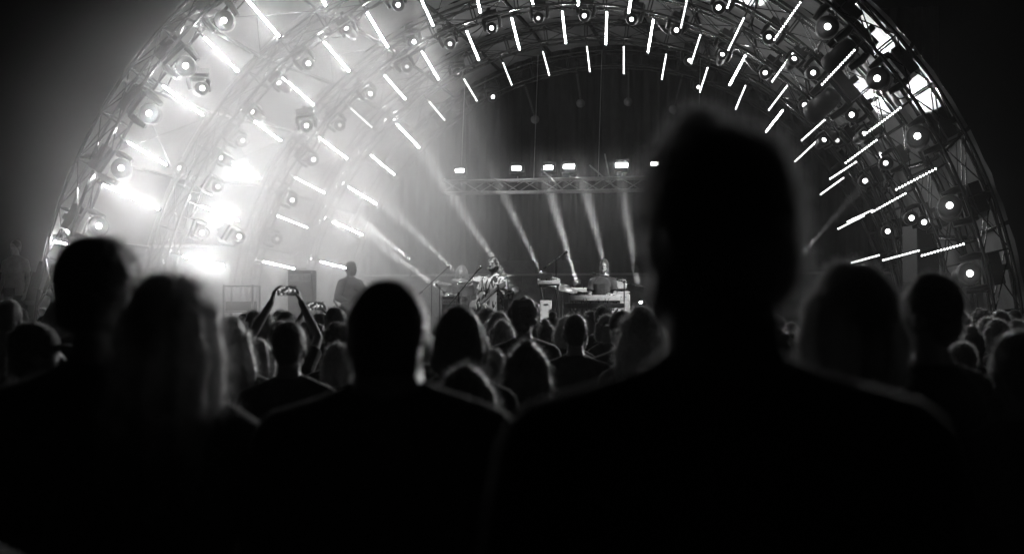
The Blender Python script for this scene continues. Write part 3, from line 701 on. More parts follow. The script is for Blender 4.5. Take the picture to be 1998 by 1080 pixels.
make_person('man with short hair and patterned dark shirt before the bass player', place(655, 599, 9.2), yaw=R_(15), hair='short', strands=1500, seed=21, smat='cloth_grey')
make_person('person in a cap with the peak pointing sideways, at the edge of the crowd', place(72, 630, 4.6, R_(-30)), yaw=R_(-35), hair='short', cap=True, strands=600, seed=22)
make_person('person with cropped hair beside the person with the sideways cap', place(20, 585, 8.0), hair='short', strands=1200, seed=23)
make_person('person with parted hair behind the person with the sideways cap', place(121, 585, 7.8), hair='bob', hmat='hair_mid', strands=1200, seed=24)
# --- two people filming
def screen_mat():
    if 'screen' in MT: return MT['screen']
    m = bpy.data.materials.new('phone_screen'); m.use_nodes = True; n = m.node_tree; n.nodes.clear(); MT['screen'] = m
    o = n.nodes.new('ShaderNodeOutputMaterial'); e = n.nodes.new('ShaderNodeEmission'); tc = n.nodes.new('ShaderNodeTexCoord')
    t = n.nodes.new('ShaderNodeTexNoise'); t.inputs['Scale'].default_value = 45; r = n.nodes.new('ShaderNodeMapRange')
    r.inputs[1].default_value = .5; r.inputs[2].default_value = .68; r.inputs[3].default_value = .04; r.inputs[4].default_value = .9
    n.links.new(tc.outputs['Object'], t.inputs[0]); n.links.new(t.outputs[0], r.inputs[0]); n.links.new(r.outputs[0], e.inputs[1]); n.links.new(e.outputs[0], o.inputs[0]); return m
def filmer(px, top, d, label, plabel, seed, phx, phy):
    m = place(px, top, d); P = at(phx, phy, d-.0 + .35); loc = m.inverted() @ P
    dx = .085
    pose = pose_of(rel=(.27+loc.x*.3, .20, 1.66), rwr=(loc.x+dx+.035, loc.y-.03, loc.z-.09), lel=(-.27+loc.x*.3, .20, 1.66), lwr=(loc.x-dx-.035, loc.y-.03, loc.z-.09),
                   rhd=(-.25, .05, 1), lhd=(.25, .05, 1), rhu=(1, 0, .2), lhu=(-1, 0, .2), rth=-1, lth=1, rcurl=.45, lcurl=.45)
    make_person(label, m, pose=pose, hair='short', strands=1000, seed=seed, vox=.010, sleeve='short', skin='skin')
    f = thing('phone', plabel, 'phone', m @ M.Translation(loc))
    MB().box((0, 0, 0), (.155, .009, .078)).build('case', 'plastic', f, bevel=.003)
    MB().box((0, -.0055, 0), (.142, .002, .068)).build('screen', screen_mat(), f)
    MB().lathe([(.007, .0045), (.007, .007)], 10, (.06, 0, .024), (0, 1, 0)).build('camera_lens', 'chrome', f)
filmer(548, 626, 8.5, 'person with both bare arms raised high holding up a phone', 'phone with lit screen held up high in two bare hands', 25, 560, 567)
filmer(622, 632, 9.5, 'person holding a phone up at head height beside the bare-armed one filming', 'phone held up at head height before the bass player', 26, 615, 597)

# --- the rest of the crowd: eight kinds of people copied over the ground before the stage
ARCHE = []
kinds = [('short', 'hair', False, 'cloth_black', 'short', 'short dark hair and a dark t-shirt'), ('long', 'hair_mid', True, 'cloth_dark', 'short', 'long brown hair'), ('buzz', 'hair', False, 'cloth_grey', 'short', 'cropped hair and a grey t-shirt'),
         ('bob', 'hair_fair', True, 'cloth_black', 'long', 'a fair bob and dark long sleeves'), ('curly', 'hair', False, 'cloth_dark', 'short', 'a mop of curly hair'), ('ponytail', 'hair_mid', True, 'cloth_grey', 'short', 'a ponytail'),
         ('bun', 'hair', True, 'cloth_black', 'short', 'a high bun'), ('short', 'hair_fair', False, 'cloth_dark', 'long', 'short fair hair and dark long sleeves')]
taken = [(p.matrix_world.translation.x, p.matrix_world.translation.y) for p in SC.objects if p.type == 'EMPTY' and p.get('category') == 'person']
spots = []
y = 5.9; row = 0
while y < 15.9:
    half = y*.43; n = int(2*half/(.76 if y < 9.0 else .60)); row += 1
    for i in range(n):
        x = -half + 2*half*(i+.5)/n + random.uniform(-.16, .16); yy = y + random.uniform(-.22, .22)
        if all((x-a)**2 + (yy-b)**2 > .21 for a, b in taken):
            spots.append((x, yy)); taken.append((x, yy))
    y += .80 if y < 9.0 else .58
random.shuffle(spots)
for i, (x, yy) in enumerate(spots):
    kd = kinds[i % 8]; H = random.uniform(1.52, 1.655) if not kd[2] else random.uniform(1.48, 1.62)
    if yy < 8: H -= .05
    if yy > 10: H += .05
    if kd[0] in ('curly', 'bun'): H -= .03
    s = H/1.797; mw = M.Translation((x, yy, 0)) @ M.Rotation(random.uniform(-.05, .05), 4, 'Y') @ M.Rotation(random.uniform(-.03, .05), 4, 'X') @ M.Rotation(random.uniform(-.6, .6), 4, 'Z') @ M.Diagonal((s*random.uniform(.95, 1.08), s, s, 1))
    lab = f'crowd member with {kd[5]} seen from behind, watching the stage'; grp = f'crowd members with {kd[5]}'
    if i < 8:
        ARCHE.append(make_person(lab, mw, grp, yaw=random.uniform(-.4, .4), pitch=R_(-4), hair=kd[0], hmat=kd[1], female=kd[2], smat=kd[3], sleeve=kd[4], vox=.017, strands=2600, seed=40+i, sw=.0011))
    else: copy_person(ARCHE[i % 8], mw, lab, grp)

# ------------------------------------------------------------------ the players
def stage_at(px, d): return V(((px-PX)/F*d, d, DECK))
PI = math.pi
# keyboard player
kx = stage_at(1176, 20.6)
make_person('bearded singer in grey short-sleeved shirt playing keyboards at a microphone', rz(kx, PI - .25) @ M.Diagonal((.88, .95, 1, 1)), pose=pose_of(rel=(.245, .06, 1.17), rwr=(.17, .36, 1.20), lel=(-.245, .06, 1.17), lwr=(-.17, .36, 1.20), rhd=(-.1, 1, -.15), lhd=(.1, 1, -.15), rhu=(0, .2, 1), lhu=(0, .2, 1), rth=1, lth=-1, rcurl=.35, lcurl=.35),
    yaw=R_(8), pitch=R_(-2), roll=R_(-10), hair='short', hmat='hair', smat='cloth_dark', strands=700, vox=.008, seed=31, skin='skin', face=True, beard='hair_mid', loose=.022, hem=.82)
# guitarist
gx = stage_at(962, 19.8); gm = rz(gx, PI - .75)
make_person('guitarist in white shirt with black print, head tilted back', gm, pose=pose_of(rel=(.31, .02, 1.17), rwr=(.10, .20, 1.04), lel=(-.30, .10, 1.16), lwr=(-.40, .30, 1.27), rhd=(-1, .1, -.25), lhd=(-.3, .2, .9), rhu=(0, 1, .2), lhu=(-.2, -1, .1), rth=1, lth=-1, rcurl=.5, lcurl=.9, rkn=(.12, .06, .50), lkn=(-.14, .02, .50)),
    yaw=R_(18), pitch=R_(8), roll=R_(8), hair='short', hmat='hair', smat='print', strands=700, vox=.008, seed=32, skin='skin', face=True, beard='hair', loose=.02, hem=.80)
def guitar(mw, label, scale=1.0, bass=False, bodymat='white'):
    o = thing('bass_guitar' if bass else 'electric_guitar', label, 'guitar', mw)
    L = .86 if bass else .65
    poly = [(-.22,-.02),(-.215,-.09),(-.17,-.15),(-.10,-.165),(-.03,-.135),(.03,-.115),(.09,-.135),(.15,-.155),(.19,-.13),(.165,-.075),(.12,-.04),(.12,.04),(.17,.07),(.235,.10),(.245,.135),(.20,.16),(.12,.155),(.04,.12),(-.03,.125),(-.09,.155),(-.16,.15),(-.21,.10)]
    MB().prism(poly, -.022, .022).build('guitar_body', bodymat, o, bevel=.008)
    MB().prism([(-.10,-.12),(-.02,-.10),(.09,-.11),(.115,-.035),(.115,.035),(.13,.10),(.04,.09),(-.02,.03),(-.10,-.03)], .0225, .025).build('pickguard', 'key_b', o)
    MB().box((.12+L*.42, 0, .018), (L*.86, .05, .024)).build('neck', 'wood', o, bevel=.005)
    MB().prism([(.12+L*.84,-.03),(.12+L*.90,-.045),(.12+L*1.08,-.05),(.12+L*1.10,.01),(.12+L*.88,.035),(.12+L*.84,.028)], .006, .022).build('headstock', 'wood', o)
    for i in range(4 if bass else 6): MB().tube([(.12+L*(.90+.032*i), -.05, .014), (.12+L*(.90+.032*i), -.075, .014)], .006, 6).build('tuning_peg', 'chrome', o)
    for x in (.07, -.02): MB().box((x, 0, .03), (.035, .09, .012)).build('pickup', 'white' if not bass else 'key_b', o)
    MB().box((-.10, 0, .03), (.03, .08, .014)).build('bridge', 'chrome', o)
    for i in range(4 if bass else 6):
        yv = -.019 + .038*i/(3 if bass else 5); MB().tube([(-.10, yv, .039), (.12+L*.88, yv*.85, .035)], .0012, 4).build('string', 'chrome', o)
    MB().tube([(-.22, 0, -.01), (-.20, .22, -.16), (.05, .44, -.24), (.22, .38, -.16), (.24, .14, -.01)], .016, 6).build('strap', 'plastic', o)
    return o
def guitar_frame(gm, c, e):                       # neck from c to e in the player's own space
    c, e = V(c), V(e); x = (e-c).normalized(); z = V((0, 1, .15)); z = (z - x*z.dot(x)).normalized(); return gm @ frame(c, x, z.cross(x), z)
guitar(guitar_frame(gm, (.14, .20, 1.00), (-.50, .30, 1.34)), 'white electric guitar slung across the guitarist in the printed shirt')
# bass player
bx = stage_at(684, 21.6); bm_ = rz(bx, PI + .85)
make_person('bass player in dark open jacket standing in the smoke', bm_, pose=pose_of(rel=(.30, .0, 1.16), rwr=(.16, .22, 1.02), lel=(-.30, .12, 1.16), lwr=(-.36, .34, 1.20), rhd=(-1, .1, -.2), lhd=(-.2, .2, .9), rhu=(0, 1, .2), lhu=(-.2, -1, .1), rth=1, lth=-1, lcurl=.9),
    yaw=R_(20), pitch=R_(-10), hair='short', hmat='hair_mid', sleeve='long', smat='cloth_grey', strands=600, vox=.009, seed=33, skin='skin', face=True, loose=.024)
guitar(guitar_frame(bm_, (.15, .22, .98), (-.50, .33, 1.26)), 'dark bass guitar held by the player in the smoke', bass=True, bodymat='shell')
# drummer on a riser
RZ = DECK + .36
rs = thing('drum_riser', 'low black riser under the drum kit', 'riser', rz(stage_at(905, 23.3), -PSI))
for i in range(2):
    for j in range(2): MB().box((-.62+1.24*i, -.62+1.24*j, .33), (1.235, 1.235, .05)).build('riser_panel', 'deck', rs)
for x in (-1.2, 1.2):
    for y in (-1.2, 1.2): MB().tube([(x, y, 0), (x, y, .305)], .025, 6).build('leg', 'alu', rs)
MB().box((0, -1.245, .17), (2.46, .02, .28)).build('skirt', 'skirt', rs)
dx_ = stage_at(901, 23.7); dx_.z = RZ - .36
dm = rz(dx_, PI)
make_person('drummer with long loose hair sitting behind the kit, one arm stretched out', dm, pose=pose_of(rel=(.30, .10, 1.15), rwr=(.22, .36, 1.20), lel=(-.40, .12, 1.30), lwr=(-.60, .22, 1.47), rhd=(-.2, 1, .1), lhd=(-.6, .5, .5), rcurl=.8, lcurl=.8, rkn=(.22, .45, .88), lkn=(-.22, .45, .88), ran=(.22, .42, .44), lan=(-.22, .42, .44)),
    yaw=R_(-10), pitch=R_(-8), hair='long', hmat='hair_fair', smat='cloth_black', strands=1500, vox=.009, seed=34, skin='skin', face=True)
st = thing('drum_stool', 'round black drum stool under the drummer', 'stool', V((dx_.x, dx_.y, RZ)))
MB().lathe([(.02, .40), (.17, .41), (.175, .46), (.15, .48)], 16).build('seat', 'plastic', st, True); MB().tube([(0, 0, .05), (0, 0, .40)], .02, 8).build('post', 'chrome', st)
for i in range(3):
    a = i*2.094; MB().tube([(0, 0, .2), (.22*math.cos(a), .22*math.sin(a), .01)], .011, 6).build('leg', 'chrome', st)
for s, (a, b) in enumerate((((.20, .44, 1.21), (.02, .72, 1.24)), ((-.64, .29, 1.52), (-.80, .50, 1.72)))):
    t = MB().tube([dm @ V(a), dm @ V(b)], [.008, .005], 6).build('drumstick', 'wood'); tag(t, ['wooden drumstick held low over the snare drum', 'wooden drumstick held up in the outstretched hand'][s], 'drumstick')

# ------------------------------------------------------------------ drum kit
def drum(name, label, mw, r, h, horiz=False, legs=0, lz=0.0):
    o = thing(name, label, 'drum', mw); n = 28; ax = (0, 1, 0) if horiz else (0, 0, 1)
    MB().lathe([(r, 0), (r, h)], n, axis=ax, cap=False).build('shell', 'shell', o, True)
    for z in (0, h):
        MB().lathe([(.001, z), (r*.98, z + (.004 if z else -.004))], n, axis=ax, cap=False).build('drum_head', 'drumhead', o, True)
        x, y = perp(V(ax)); MB().tube([V(ax)*z + (x*math.cos(t) + y*math.sin(t))*(r+.006) for t in [2*PI*k/n for k in range(n)]], .011, 6, closed=True).build('hoop', 'chrome', o, True)
    x, y = perp(V(ax))
    for k in range(8):
        t = 2*PI*k/8+.2; d = (x*math.cos(t) + y*math.sin(t))*(r+.014); MB().tube([d + V(ax)*.01, d + V(ax)*(h-.01)], .006, 5).build('lug', 'chrome', o)
    for k in range(legs):
        t = 2*PI*k/legs + .5; d = V((math.cos(t), math.sin(t), 0))*(r+.02); MB().tube([d + V((0, 0, h*.6)), d + V((0, 0, -lz))], .009, 6).build('leg', 'chrome', o)
    return o
def loc(px, py, d): return at(px, py, d)
q = stage_at(923, 22.9); drum('bass_drum', 'large bass drum facing the crowd behind the guitarist', rz(V((q.x, q.y, RZ+.30)), -.05), .29, .42, True)
tt = M.Rotation(.35, 4, 'X')
drum('rack_tom', 'small tom drum over the bass drum, nearer the guitarist', M.Translation(at(937, 566, 23.1)) @ tt, .15, .22)
drum('rack_tom', 'small tom drum over the bass drum, nearer the microphone boom', M.Translation(at(910, 572, 23.1)) @ tt, .15, .20)
p = at(893, 590, 23.2); drum('snare_drum', 'shallow snare drum before the drummer', M.Translation(V((p.x, p.y, p.z))), .18, .14, legs=3, lz=p.z-RZ)
p = at(952, 590, 23.4); drum('floor_tom', 'deep floor tom beside the bass drum', M.Translation(p), .20, .36, legs=3, lz=p.z-RZ)
def cymbal(px, py, d, r, tilt, roll, label, z0, hat=False):
    c = at(px, py, d); o = thing('cymbal_stand', label, 'cymbal', V((c.x, c.y, z0))); h = c.z - z0
    m = M.Translation((0, 0, h)) @ M.Rotation(roll, 4, 'Y') @ M.Rotation(tilt, 4, 'X')
    MB().lathe([(.008, .030), (.03, .026), (.05, .010), (r*.6, .003), (r, -.012), (r, -.015), (r*.6, 0), (.05, .006), (.01, .02)], 32, cap=False).xf(m).build('cymbal', 'brass', o, True)
    if hat: MB().lathe([(.03, -.05), (.05, -.03), (r, -.022), (r, -.018), (.05, -.025)], 32, cap=False).xf(m).build('bottom_cymbal', 'brass', o, True)
    MB().lathe([(.012, .02), (.014, .05), (.004, .07)], 8).xf(m).build('wing_nut', 'chrome', o)
    MB().tube([(0, 0, .25), (0, 0, h)], .011, 6).build('pole', 'chrome', o)
    for i in range(3):
        a = i*2.094+.4; MB().tube([(0, 0, .35), (.28*math.cos(a), .28*math.sin(a), .01)], .009, 6).build('leg', 'chrome', o)
cymbal(857, 551, 22.6, .24, .12, .10, 'wide ride cymbal on a stand by the smoke side of the kit', DECK)
cymbal(901, 546, 23.0, .19, .16, .12, 'crash cymbal on a stand right before the drummer', RZ)
cymbal(987, 537, 23.0, .20, .06, -.10, 'crash cymbal on a tall stand behind the guitarist', DECK)
cymbal(944, 551, 23.4, .12, .05, .0, 'small splash cymbal on a stand beside the guitarist', RZ)
cymbal(1098, 561, 21.6, .27, .22, .26, 'tilted crash cymbal on a stand between sampler table and keyboards', DECK)
cymbal(1091, 555, 22.0, .19, .05, .02, 'hi-hat pair on a stand beside the sampler table', DECK, True)

# ------------------------------------------------------------------ microphones
def mic_stand(base, top, tip, label, clip=True):
    base, top, tip = V(base), V(top), V(tip); o = thing('microphone_stand', label, 'mic stand', base)
    t, e = top-base, tip-base
    MB().tube([(0, 0, .12), t], .011, 6).build('pole', 'dark', o); d = (e-t).normalized()
    MB().tube([t - d*.28, e], .009, 6).build('boom_arm', 'alu', o); MB().lathe([(.022, -.03), (.022, .03)], 10, t, (0, 1, 0)).build('swivel_joint', 'dark', o)
    MB().tube([t - d*.34, t - d*.26], .02, 8).build('counterweight', 'dark', o)
    for i in range(3):
        a = i*2.094+.9; MB().tube([(0, 0, .16), (.32*math.cos(a), .32*math.sin(a), .012)], .010, 6).build('leg', 'dark', o)
    m = thing('microphone', f'microphone on the {label.split(" ", 1)[1] if label.startswith("boom") else label}', 'microphone', tip)
    MB().lathe([(.010, -.04), (.015, .08), (.018, .10)], 10, (0, 0, 0), d).build('handle', 'dark', m, True)
    MB().ell(d*.12, .026, 10, 7).build('grille', 'alu', m, True)
def V3(px, py, d): return at(px, py, d)
def floor_pt(px, d): return stage_at(px, d)
def up_pt(px, py, d): return at(px, py, d)
b = stage_at(1218, 20.0); mic_stand(b, (b.x, b.y, at(1214, 550, 20.0).z), at(1172, 537, 20.1), 'boom microphone stand of the bearded singer')
b = stage_at(895, 19.2); mic_stand(b, (b.x, b.y, at(895, 572, 19.2).z), at(929, 531, 19.4), 'boom microphone stand before the drums, slanting up to the guitarist')
b = stage_at(842, 22.2); mic_stand(b, (b.x, b.y, at(842, 551, 22.2).z), at(868, 527, 22.4), 'boom microphone stand over the ride cymbal')
b = stage_at(1085, 21.9); mic_stand(b, (b.x, b.y, at(1085, 506, 21.9).z), at(1096, 498, 21.8), 'boom microphone stand rising high over the sampler table')
b = stage_at(858, 21.8); mic_stand(b, (b.x, b.y, at(858, 562, 21.8).z), at(855, 559, 21.7), 'short microphone stand under the ride cymbal')
b = stage_at(992, 22.4); mic_stand(b, (b.x, b.y, at(992, 575, 22.4).z), at(996, 573, 22.3), 'low microphone stand beside the floor tom')

# ------------------------------------------------------------------ keyboards
def keyboard(name, label, mw, L, D, H, keys=True, knobs=8, wear='panel'):
    o = thing(name, label, 'keyboard', mw)
    MB().box((0, 0, H/2), (L, D, H)).build('case', wear, o, bevel=.006)
    if keys:
        nk = int(L*.86/.0236)
        for i in range(nk): MB().box((-L*.43 + .0236*(i+.5), -D*.22, H+.008), (.0222, D*.48, .014)).build('white_key', 'key_w', o)
        for i in range(nk-1):
            if i % 7 not in (2, 6): MB().box((-L*.43 + .0236*(i+1), -D*.12, H+.019), (.012, D*.28, .012)).build('black_key', 'key_b', o)
    for i in range(knobs): MB().lathe([(.012, 0), (.010, .016)], 8, (-L*.38 + L*.76*i/max(1, knobs-1), D*.28, H)).build('knob', 'key_b', o)
    for s in (-1, 1): MB().box((s*(L/2+.006), 0, H/2), (.012, D*.98, H*1.06)).build('end_cheek', 'wood', o)
    MB().box((.1*L, D/2+.002, H*.5), (L*.5, .004, H*.4)).build('rear_panel', 'greybox', o)
    return o
# back of the keyboards faces the crowd: their own +y points to the camera
KR = PI
pu = at(1161, 588, 20.15); pl = at(1160, 601, 20.05)
keyboard('synthesizer', 'silver synthesizer on the upper tier before the bearded singer', rz(pu, KR - .05) @ M.Rotation(.10, 4, 'X'), .80, .30, .09, knobs=10, wear='panel')
keyboard('stage_piano', 'long grey stage piano on the lower tier before the bearded singer', rz(pl, KR - .05), .93, .36, .085, knobs=6, wear='greybox')
ks = thing('keyboard_stand', 'two-tier keyboard stand with slanting braces', 'stand', V((pl.x, pl.y, DECK)))
hz_ = pl.z - DECK - .01; hu_ = pu.z - DECK - .012
for s in (-1, 1):
    MB().tube([(s*.08, -.02, .60), (s*.38, .0, hz_)], .018, 8).build('brace', 'chrome', ks)
    MB().tube([(s*.06, 0, .03), (s*.05, .02, hz_+.0)], .024, 8).build('column', 'dark', ks)
    MB().tube([(s*.06, -.25, .02), (s*.42, -.32, .02)], .02, 8).build('foot', 'dark', ks)
    MB().tube([(s*.06, 0, .05), (s*.30, -.28, .02)], .018, 8).build('foot', 'chrome', ks)
    MB().tube([(s*.13, -.26, hz_-.25), (s*.13, -.16, hu_)], .014, 8).build('upper_tier_arm', 'chrome', ks)
    MB().tube([(s*.30, -.15, hz_-.012), (s*.30, .15, hz_-.012)], .014, 6).build('rest_arm', 'dark', ks)
# cables over the back of the keyboards
for i in range(7):
    x0 = random.uniform(-.25, .3); a = pu + V((x0, -.16, .05)); e = pl + V((x0*.4+random.uniform(-.1, .1), -.22, -.5)); mid = (a+e)/2 + V((random.uniform(-.12, .12), -.06, random.uniform(-.1, .1)))
    pts = [a.lerp(mid, t).lerp(mid.lerp(e, t), t) for t in [k/8 for k in range(9)]]
    c = MB().tube(pts, .006, 5).build('cable', 'plastic'); tag(c, 'black cable hanging down the back of the two-tier keyboards', 'cable', 'cables behind the keyboards')
# sampler table
pt = at(1071, 553, 21.3); tb = thing('equipment_table', 'narrow trestle stand carrying the pale sampler', 'table', V((pt.x, pt.y, DECK))); ht = pt.z - DECK
MB().box((0, 0, ht-.02), (.36, .34, .03)).build('table_top', 'dark', tb, bevel=.004)
for s in (-1, 1):
    MB().tube([(s*.15, -.12, ht-.03), (-s*.02+.06, -.12, 0)], .02, 6).build('leg', 'alu', tb); MB().tube([(s*.15, .12, ht-.03), (-s*.02+.06, .12, 0)], .02, 6).build('leg', 'alu', tb)
keyboard('sampler', 'pale sampler keyboard tilted on the narrow trestle stand', rz(V((pt.x, pt.y, pt.z+.0)), KR) @ M.Rotation(-.12, 4, 'X'), .36, .28, .07, knobs=4, wear='white')
pc = pt + V((-.02, 0, .085)); lp = thing('laptop', 'small open laptop lying on the pale sampler', 'laptop', rz(pc, PI-.3))
MB().box((0, 0, .01), (.24, .18, .018)).build('laptop_base', 'white', lp, bevel=.004); MB().box((0, .12, .05), (.24, .012, .12), M.Rotation(-.9, 3, 'X')).build('laptop_lid', 'panel', lp, bevel=.003)
p3 = at(1138, 569, 22.2); keyboard('electric_piano', 'narrow pale keyboard behind the bearded singer', rz(p3, KR), .62, .30, .06, knobs=3, wear='white')
s3 = thing('keyboard_stand', 'black crossed stand under the narrow pale keyboard', 'stand', V((p3.x, p3.y, DECK)))
for s in (-1, 1): MB().tube([(s*.25, s*.02, 0.01), (-s*.25, s*.02, p3.z-DECK-.015)], .016, 6).build('leg', 'dark', s3)
pb = at(1065, 596, 20.8); wb = thing('white_case', 'small white equipment case below the sampler', 'case', V((pb.x, pb.y, DECK)))
MB().box((0, 0, (pb.z+.09-DECK)/2), (.19, .25, pb.z+.09-DECK)).build('case_shell', 'white', wb, bevel=.01); MB().box((0, -.13, pb.z-DECK+.02), (.08, .012, .02)).build('handle', 'dark', wb)

# amplifiers
def amp(label, px, py_top, py_bot, wpx, d, parts='cab', m='greybox', zb=None):
    a = at(px, py_top, d); wd = wpx/F*d; z0 = DECK if zb is None else zb; h = a.z - z0
    o = thing('amplifier', label, 'amplifier', rz(V((a.x, a.y, z0)), -.12))
    MB().box((0, 0, h/2), (wd, .30, h)).build('cabinet', 'dark' if parts == 'dark' else m, o, bevel=.012)
    MB().box((0, -.152, h*.46), (wd*.9, .012, h*.78)).build('grille_cloth', m, o, bevel=.004)
    MB().box((0, -.155, h*.92), (wd*.9, .012, h*.08)).build('control_panel', 'panel', o)
    for i in range(5): MB().lathe([(.010, 0), (.008, .014)], 8, (-wd*.35 + wd*.7*i/4, -.16, h*.92), (0, -1, 0)).build('knob', 'key_b', o)
    MB().tube([(-wd*.2, 0, h), (-wd*.15, 0, h+.03), (wd*.15, 0, h+.03), (wd*.2, 0, h)], .009, 6).build('handle', 'dark', o)
    for s in (-1, 1):
        MB().box((s*wd*.49, -.145, h*.04), (.03, .03, .03)).build('corner_guard', 'chrome', o); MB().box((s*wd*.49, -.145, h*.97), (.03, .03, .03)).build('corner_guard', 'chrome', o)
    return a.z
z1 = amp('tall pale speaker cabinet beside the bearded singer', 1204, 568, 640, 50, 21.8)
amp('small pale amplifier head standing on the tall speaker cabinet', 1209, 546, 567, 28, 21.8, zb=z1+.035)
amp('dark rounded speaker cabinet in the smoke near the bass player', 590, 527, 640, 48, 22.0, m='skirt')
amp('dark bass cabinet beside the drum kit', 985, 566, 640, 34, 22.6, m='skirt')
amp('wide dark monitor wedge cabinet by the smoke side of the kit', 880, 578, 640, 30, 21.2, m='skirt')
# tall flight case frame
f0 = at(472, 556, 21.5); fc = thing('equipment_rack', 'tall open equipment rack with pale edges in the smoke', 'rack', V((f0.x, f0.y, DECK))); h = f0.z-DECK
for x in (-.25, .25):
    for y in (-.3, .3): MB().box((x, y, h/2), (.03, .03, h)).build('post', 'alu', fc)
for z in (.03, h*.33, h*.66, h-.02): MB().box((0, 0, z), (.47, .57, .02)).build('shelf', 'dark', fc)
for z in (.12, h*.33+.1, h*.66+.1): MB().box((0, -.02, z), (.44, .5, .16)).build('rack_unit', 'plastic', fc)

# side wing with a camera operator, at the edge of the stage
tw = stage_at(24, 21.0); tz = at(24, 585, 21.0).z
sw_ = thing('scaffold_platform', 'scaffold platform with console frames beside the stage', 'scaffold', V((tw.x, tw.y, 0)))
pz = at(24, 560, 21.0).z - .72
MB().box((0, 0, pz-.03), (1.1, 1.2, .05)).build('platform_board', 'deck', sw_)
for x in (-.5, .5):
    for y in (-.55, .55): MB().tube([(x, y, 0), (x, y, pz)], .024, 6).build('upright', 'alu', sw_)
for x in (-.5, .5): MB().tube([(x, -.55, .3), (x, .55, pz-.1)], .018, 6).build('brace', 'alu', sw_)
MB().tube([(-.5, -.55, .3), (.5, -.55, pz-.1)], .018, 6).build('brace', 'alu', sw_)
cs = thing('lighting_console', 'lighting console with pale framed screens on the scaffold platform', 'console', V((tw.x+.08, tw.y-.35, pz)))
MB().box((0, 0, .45), (.72, .42, .06)).build('desk', 'plastic', cs, bevel=.01)
for x in (-.3, .3): MB().tube([(x, 0, 0), (x, 0, .42)], .02, 6).build('leg', 'alu', cs)
for x, z, wd, hh in ((.10, .24, .17, .22), (.10, .62, .17, .14)):
    for s in (-1, 1):
        MB().box((x+s*wd/2, -.23, z), (.012, .02, hh)).build('screen_frame', 'alu', cs)
    MB().box((x, -.23, z+hh/2), (wd+.02, .02, .012)).build('screen_frame', 'alu', cs); MB().box((x, -.225, z), (wd-.01, .01, hh-.01)).build('screen', 'glass', cs)
make_person('crew member in pale shirt standing behind the lighting console', rz(V((tw.x-.02, tw.y+.15, at(22, 466, 21).z - 1.80)), PI-.3), hair='short', smat='cloth_pale', skin='skin', strands=0, vox=.014, seed=50)
pf = at(24, 466, 21).z - 1.80
MB().box((0, .25, pf-.025), (1.0, .5, .05)).build('platform_board', 'deck', sw_)
# speaker stack on the far side of the opening
def pa(px, top, bot, wd, d, label):
    a = at(px, top, d); z = DECK; W = wd/F*d; n = 5; H = (a.z-z)/n
    o = thing('speaker_stack', label, 'speaker', rz(V((a.x, a.y, z)), .15))
    for i in range(n):
        c = MB().box((0, 0, H*(i+.5)), (W, .5, H*.98)).build('speaker_box', 'dark', o, bevel=.012)
        MB().box((0, -.253, H*(i+.5)), (W*.92, .01, H*.86)).build('grille', 'plastic', c)
pa(1796, 440, 600, 46, 19.6, 'tall narrow stack of black speaker boxes under the battens by the keyboards side')

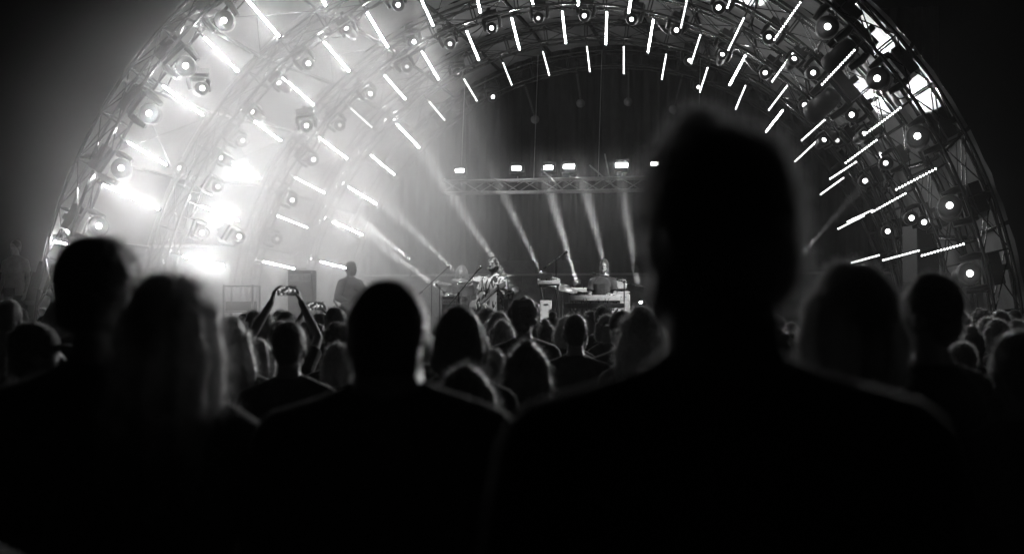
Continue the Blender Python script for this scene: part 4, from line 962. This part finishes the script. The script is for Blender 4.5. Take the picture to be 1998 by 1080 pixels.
# ------------------------------------------------------------------ smoke and haze in the air
def smoke(c, dims, rot, dens, nscale, label, lo=.5):
    bm = bmesh.new(); bmesh.ops.create_icosphere(bm, subdivisions=3, radius=1.0); me = bpy.data.meshes.new('smoke'); bm.to_mesh(me); bm.free()
    o = bpy.data.objects.new('smoke', me); link(o); o.matrix_world = M.Translation(c) @ M.Rotation(rot, 4, 'Y') @ M.Diagonal((*dims, 1))
    m = bpy.data.materials.new('stage_smoke'); m.use_nodes = True; n = m.node_tree; n.nodes.clear()
    out = n.nodes.new('ShaderNodeOutputMaterial'); pv = n.nodes.new('ShaderNodeVolumePrincipled'); pv.inputs['Color'].default_value = (.9, .9, .9, 1); pv.inputs['Anisotropy'].default_value = .45
    tc = n.nodes.new('ShaderNodeTexCoord'); ln = n.nodes.new('ShaderNodeVectorMath'); ln.operation = 'LENGTH'
    mr = n.nodes.new('ShaderNodeMapRange'); mr.interpolation_type = 'SMOOTHSTEP'; mr.inputs[1].default_value = 1.0; mr.inputs[2].default_value = .45; mr.inputs[3].default_value = 0; mr.inputs[4].default_value = dens
    ns = n.nodes.new('ShaderNodeTexNoise'); ns.inputs['Scale'].default_value = nscale; ns.inputs['Detail'].default_value = 2
    m2 = n.nodes.new('ShaderNodeMapRange'); m2.inputs[1].default_value = .3; m2.inputs[2].default_value = .7; m2.inputs[3].default_value = lo; m2.inputs[4].default_value = 1.4
    mu = n.nodes.new('ShaderNodeMath'); mu.operation = 'MULTIPLY'
    L = n.links.new
    L(tc.outputs['Object'], ln.inputs[0]); L(ln.outputs['Value'], mr.inputs[0]); L(tc.outputs['Object'], ns.inputs[0]); L(ns.outputs[0], m2.inputs[0])
    L(mr.outputs[0], mu.inputs[0]); L(m2.outputs[0], mu.inputs[1]); L(mu.outputs[0], pv.inputs['Density']); L(pv.outputs[0], out.inputs['Volume'])
    me.materials.append(m); tag(o, label, 'smoke', kind='stuff')
smoke(at(500, 390, 21.6), (4.9, 6.2, 5.2), -.35, SMOKE_D, 1.6, 'bank of white stage smoke drifting under the canopy on the bass player side')
smoke(at(1030, 510, 25.4), (6.6, 2.8, 2.6), 0, .07, 1.3, 'low drifting smoke behind the drums in which the light beams show', .35)
hz = MB().box((0, 20, 4.6), (124, 124, 11.2)).build('haze', None)
hm = bpy.data.materials.new('thin_haze'); hm.use_nodes = True; hn = hm.node_tree; hn.nodes.clear()
ho = hn.nodes.new('ShaderNodeOutputMaterial'); hv = hn.nodes.new('ShaderNodeVolumePrincipled'); hv.inputs['Color'].default_value = (.9, .9, .9, 1)
hv.inputs['Density'].default_value = HAZE_D; hv.inputs['Anisotropy'].default_value = .35
hn.links.new(hv.outputs[0], ho.inputs['Volume']); hz.data.materials.append(hm); tag(hz, 'thin haze in the night air', 'haze', kind='stuff')
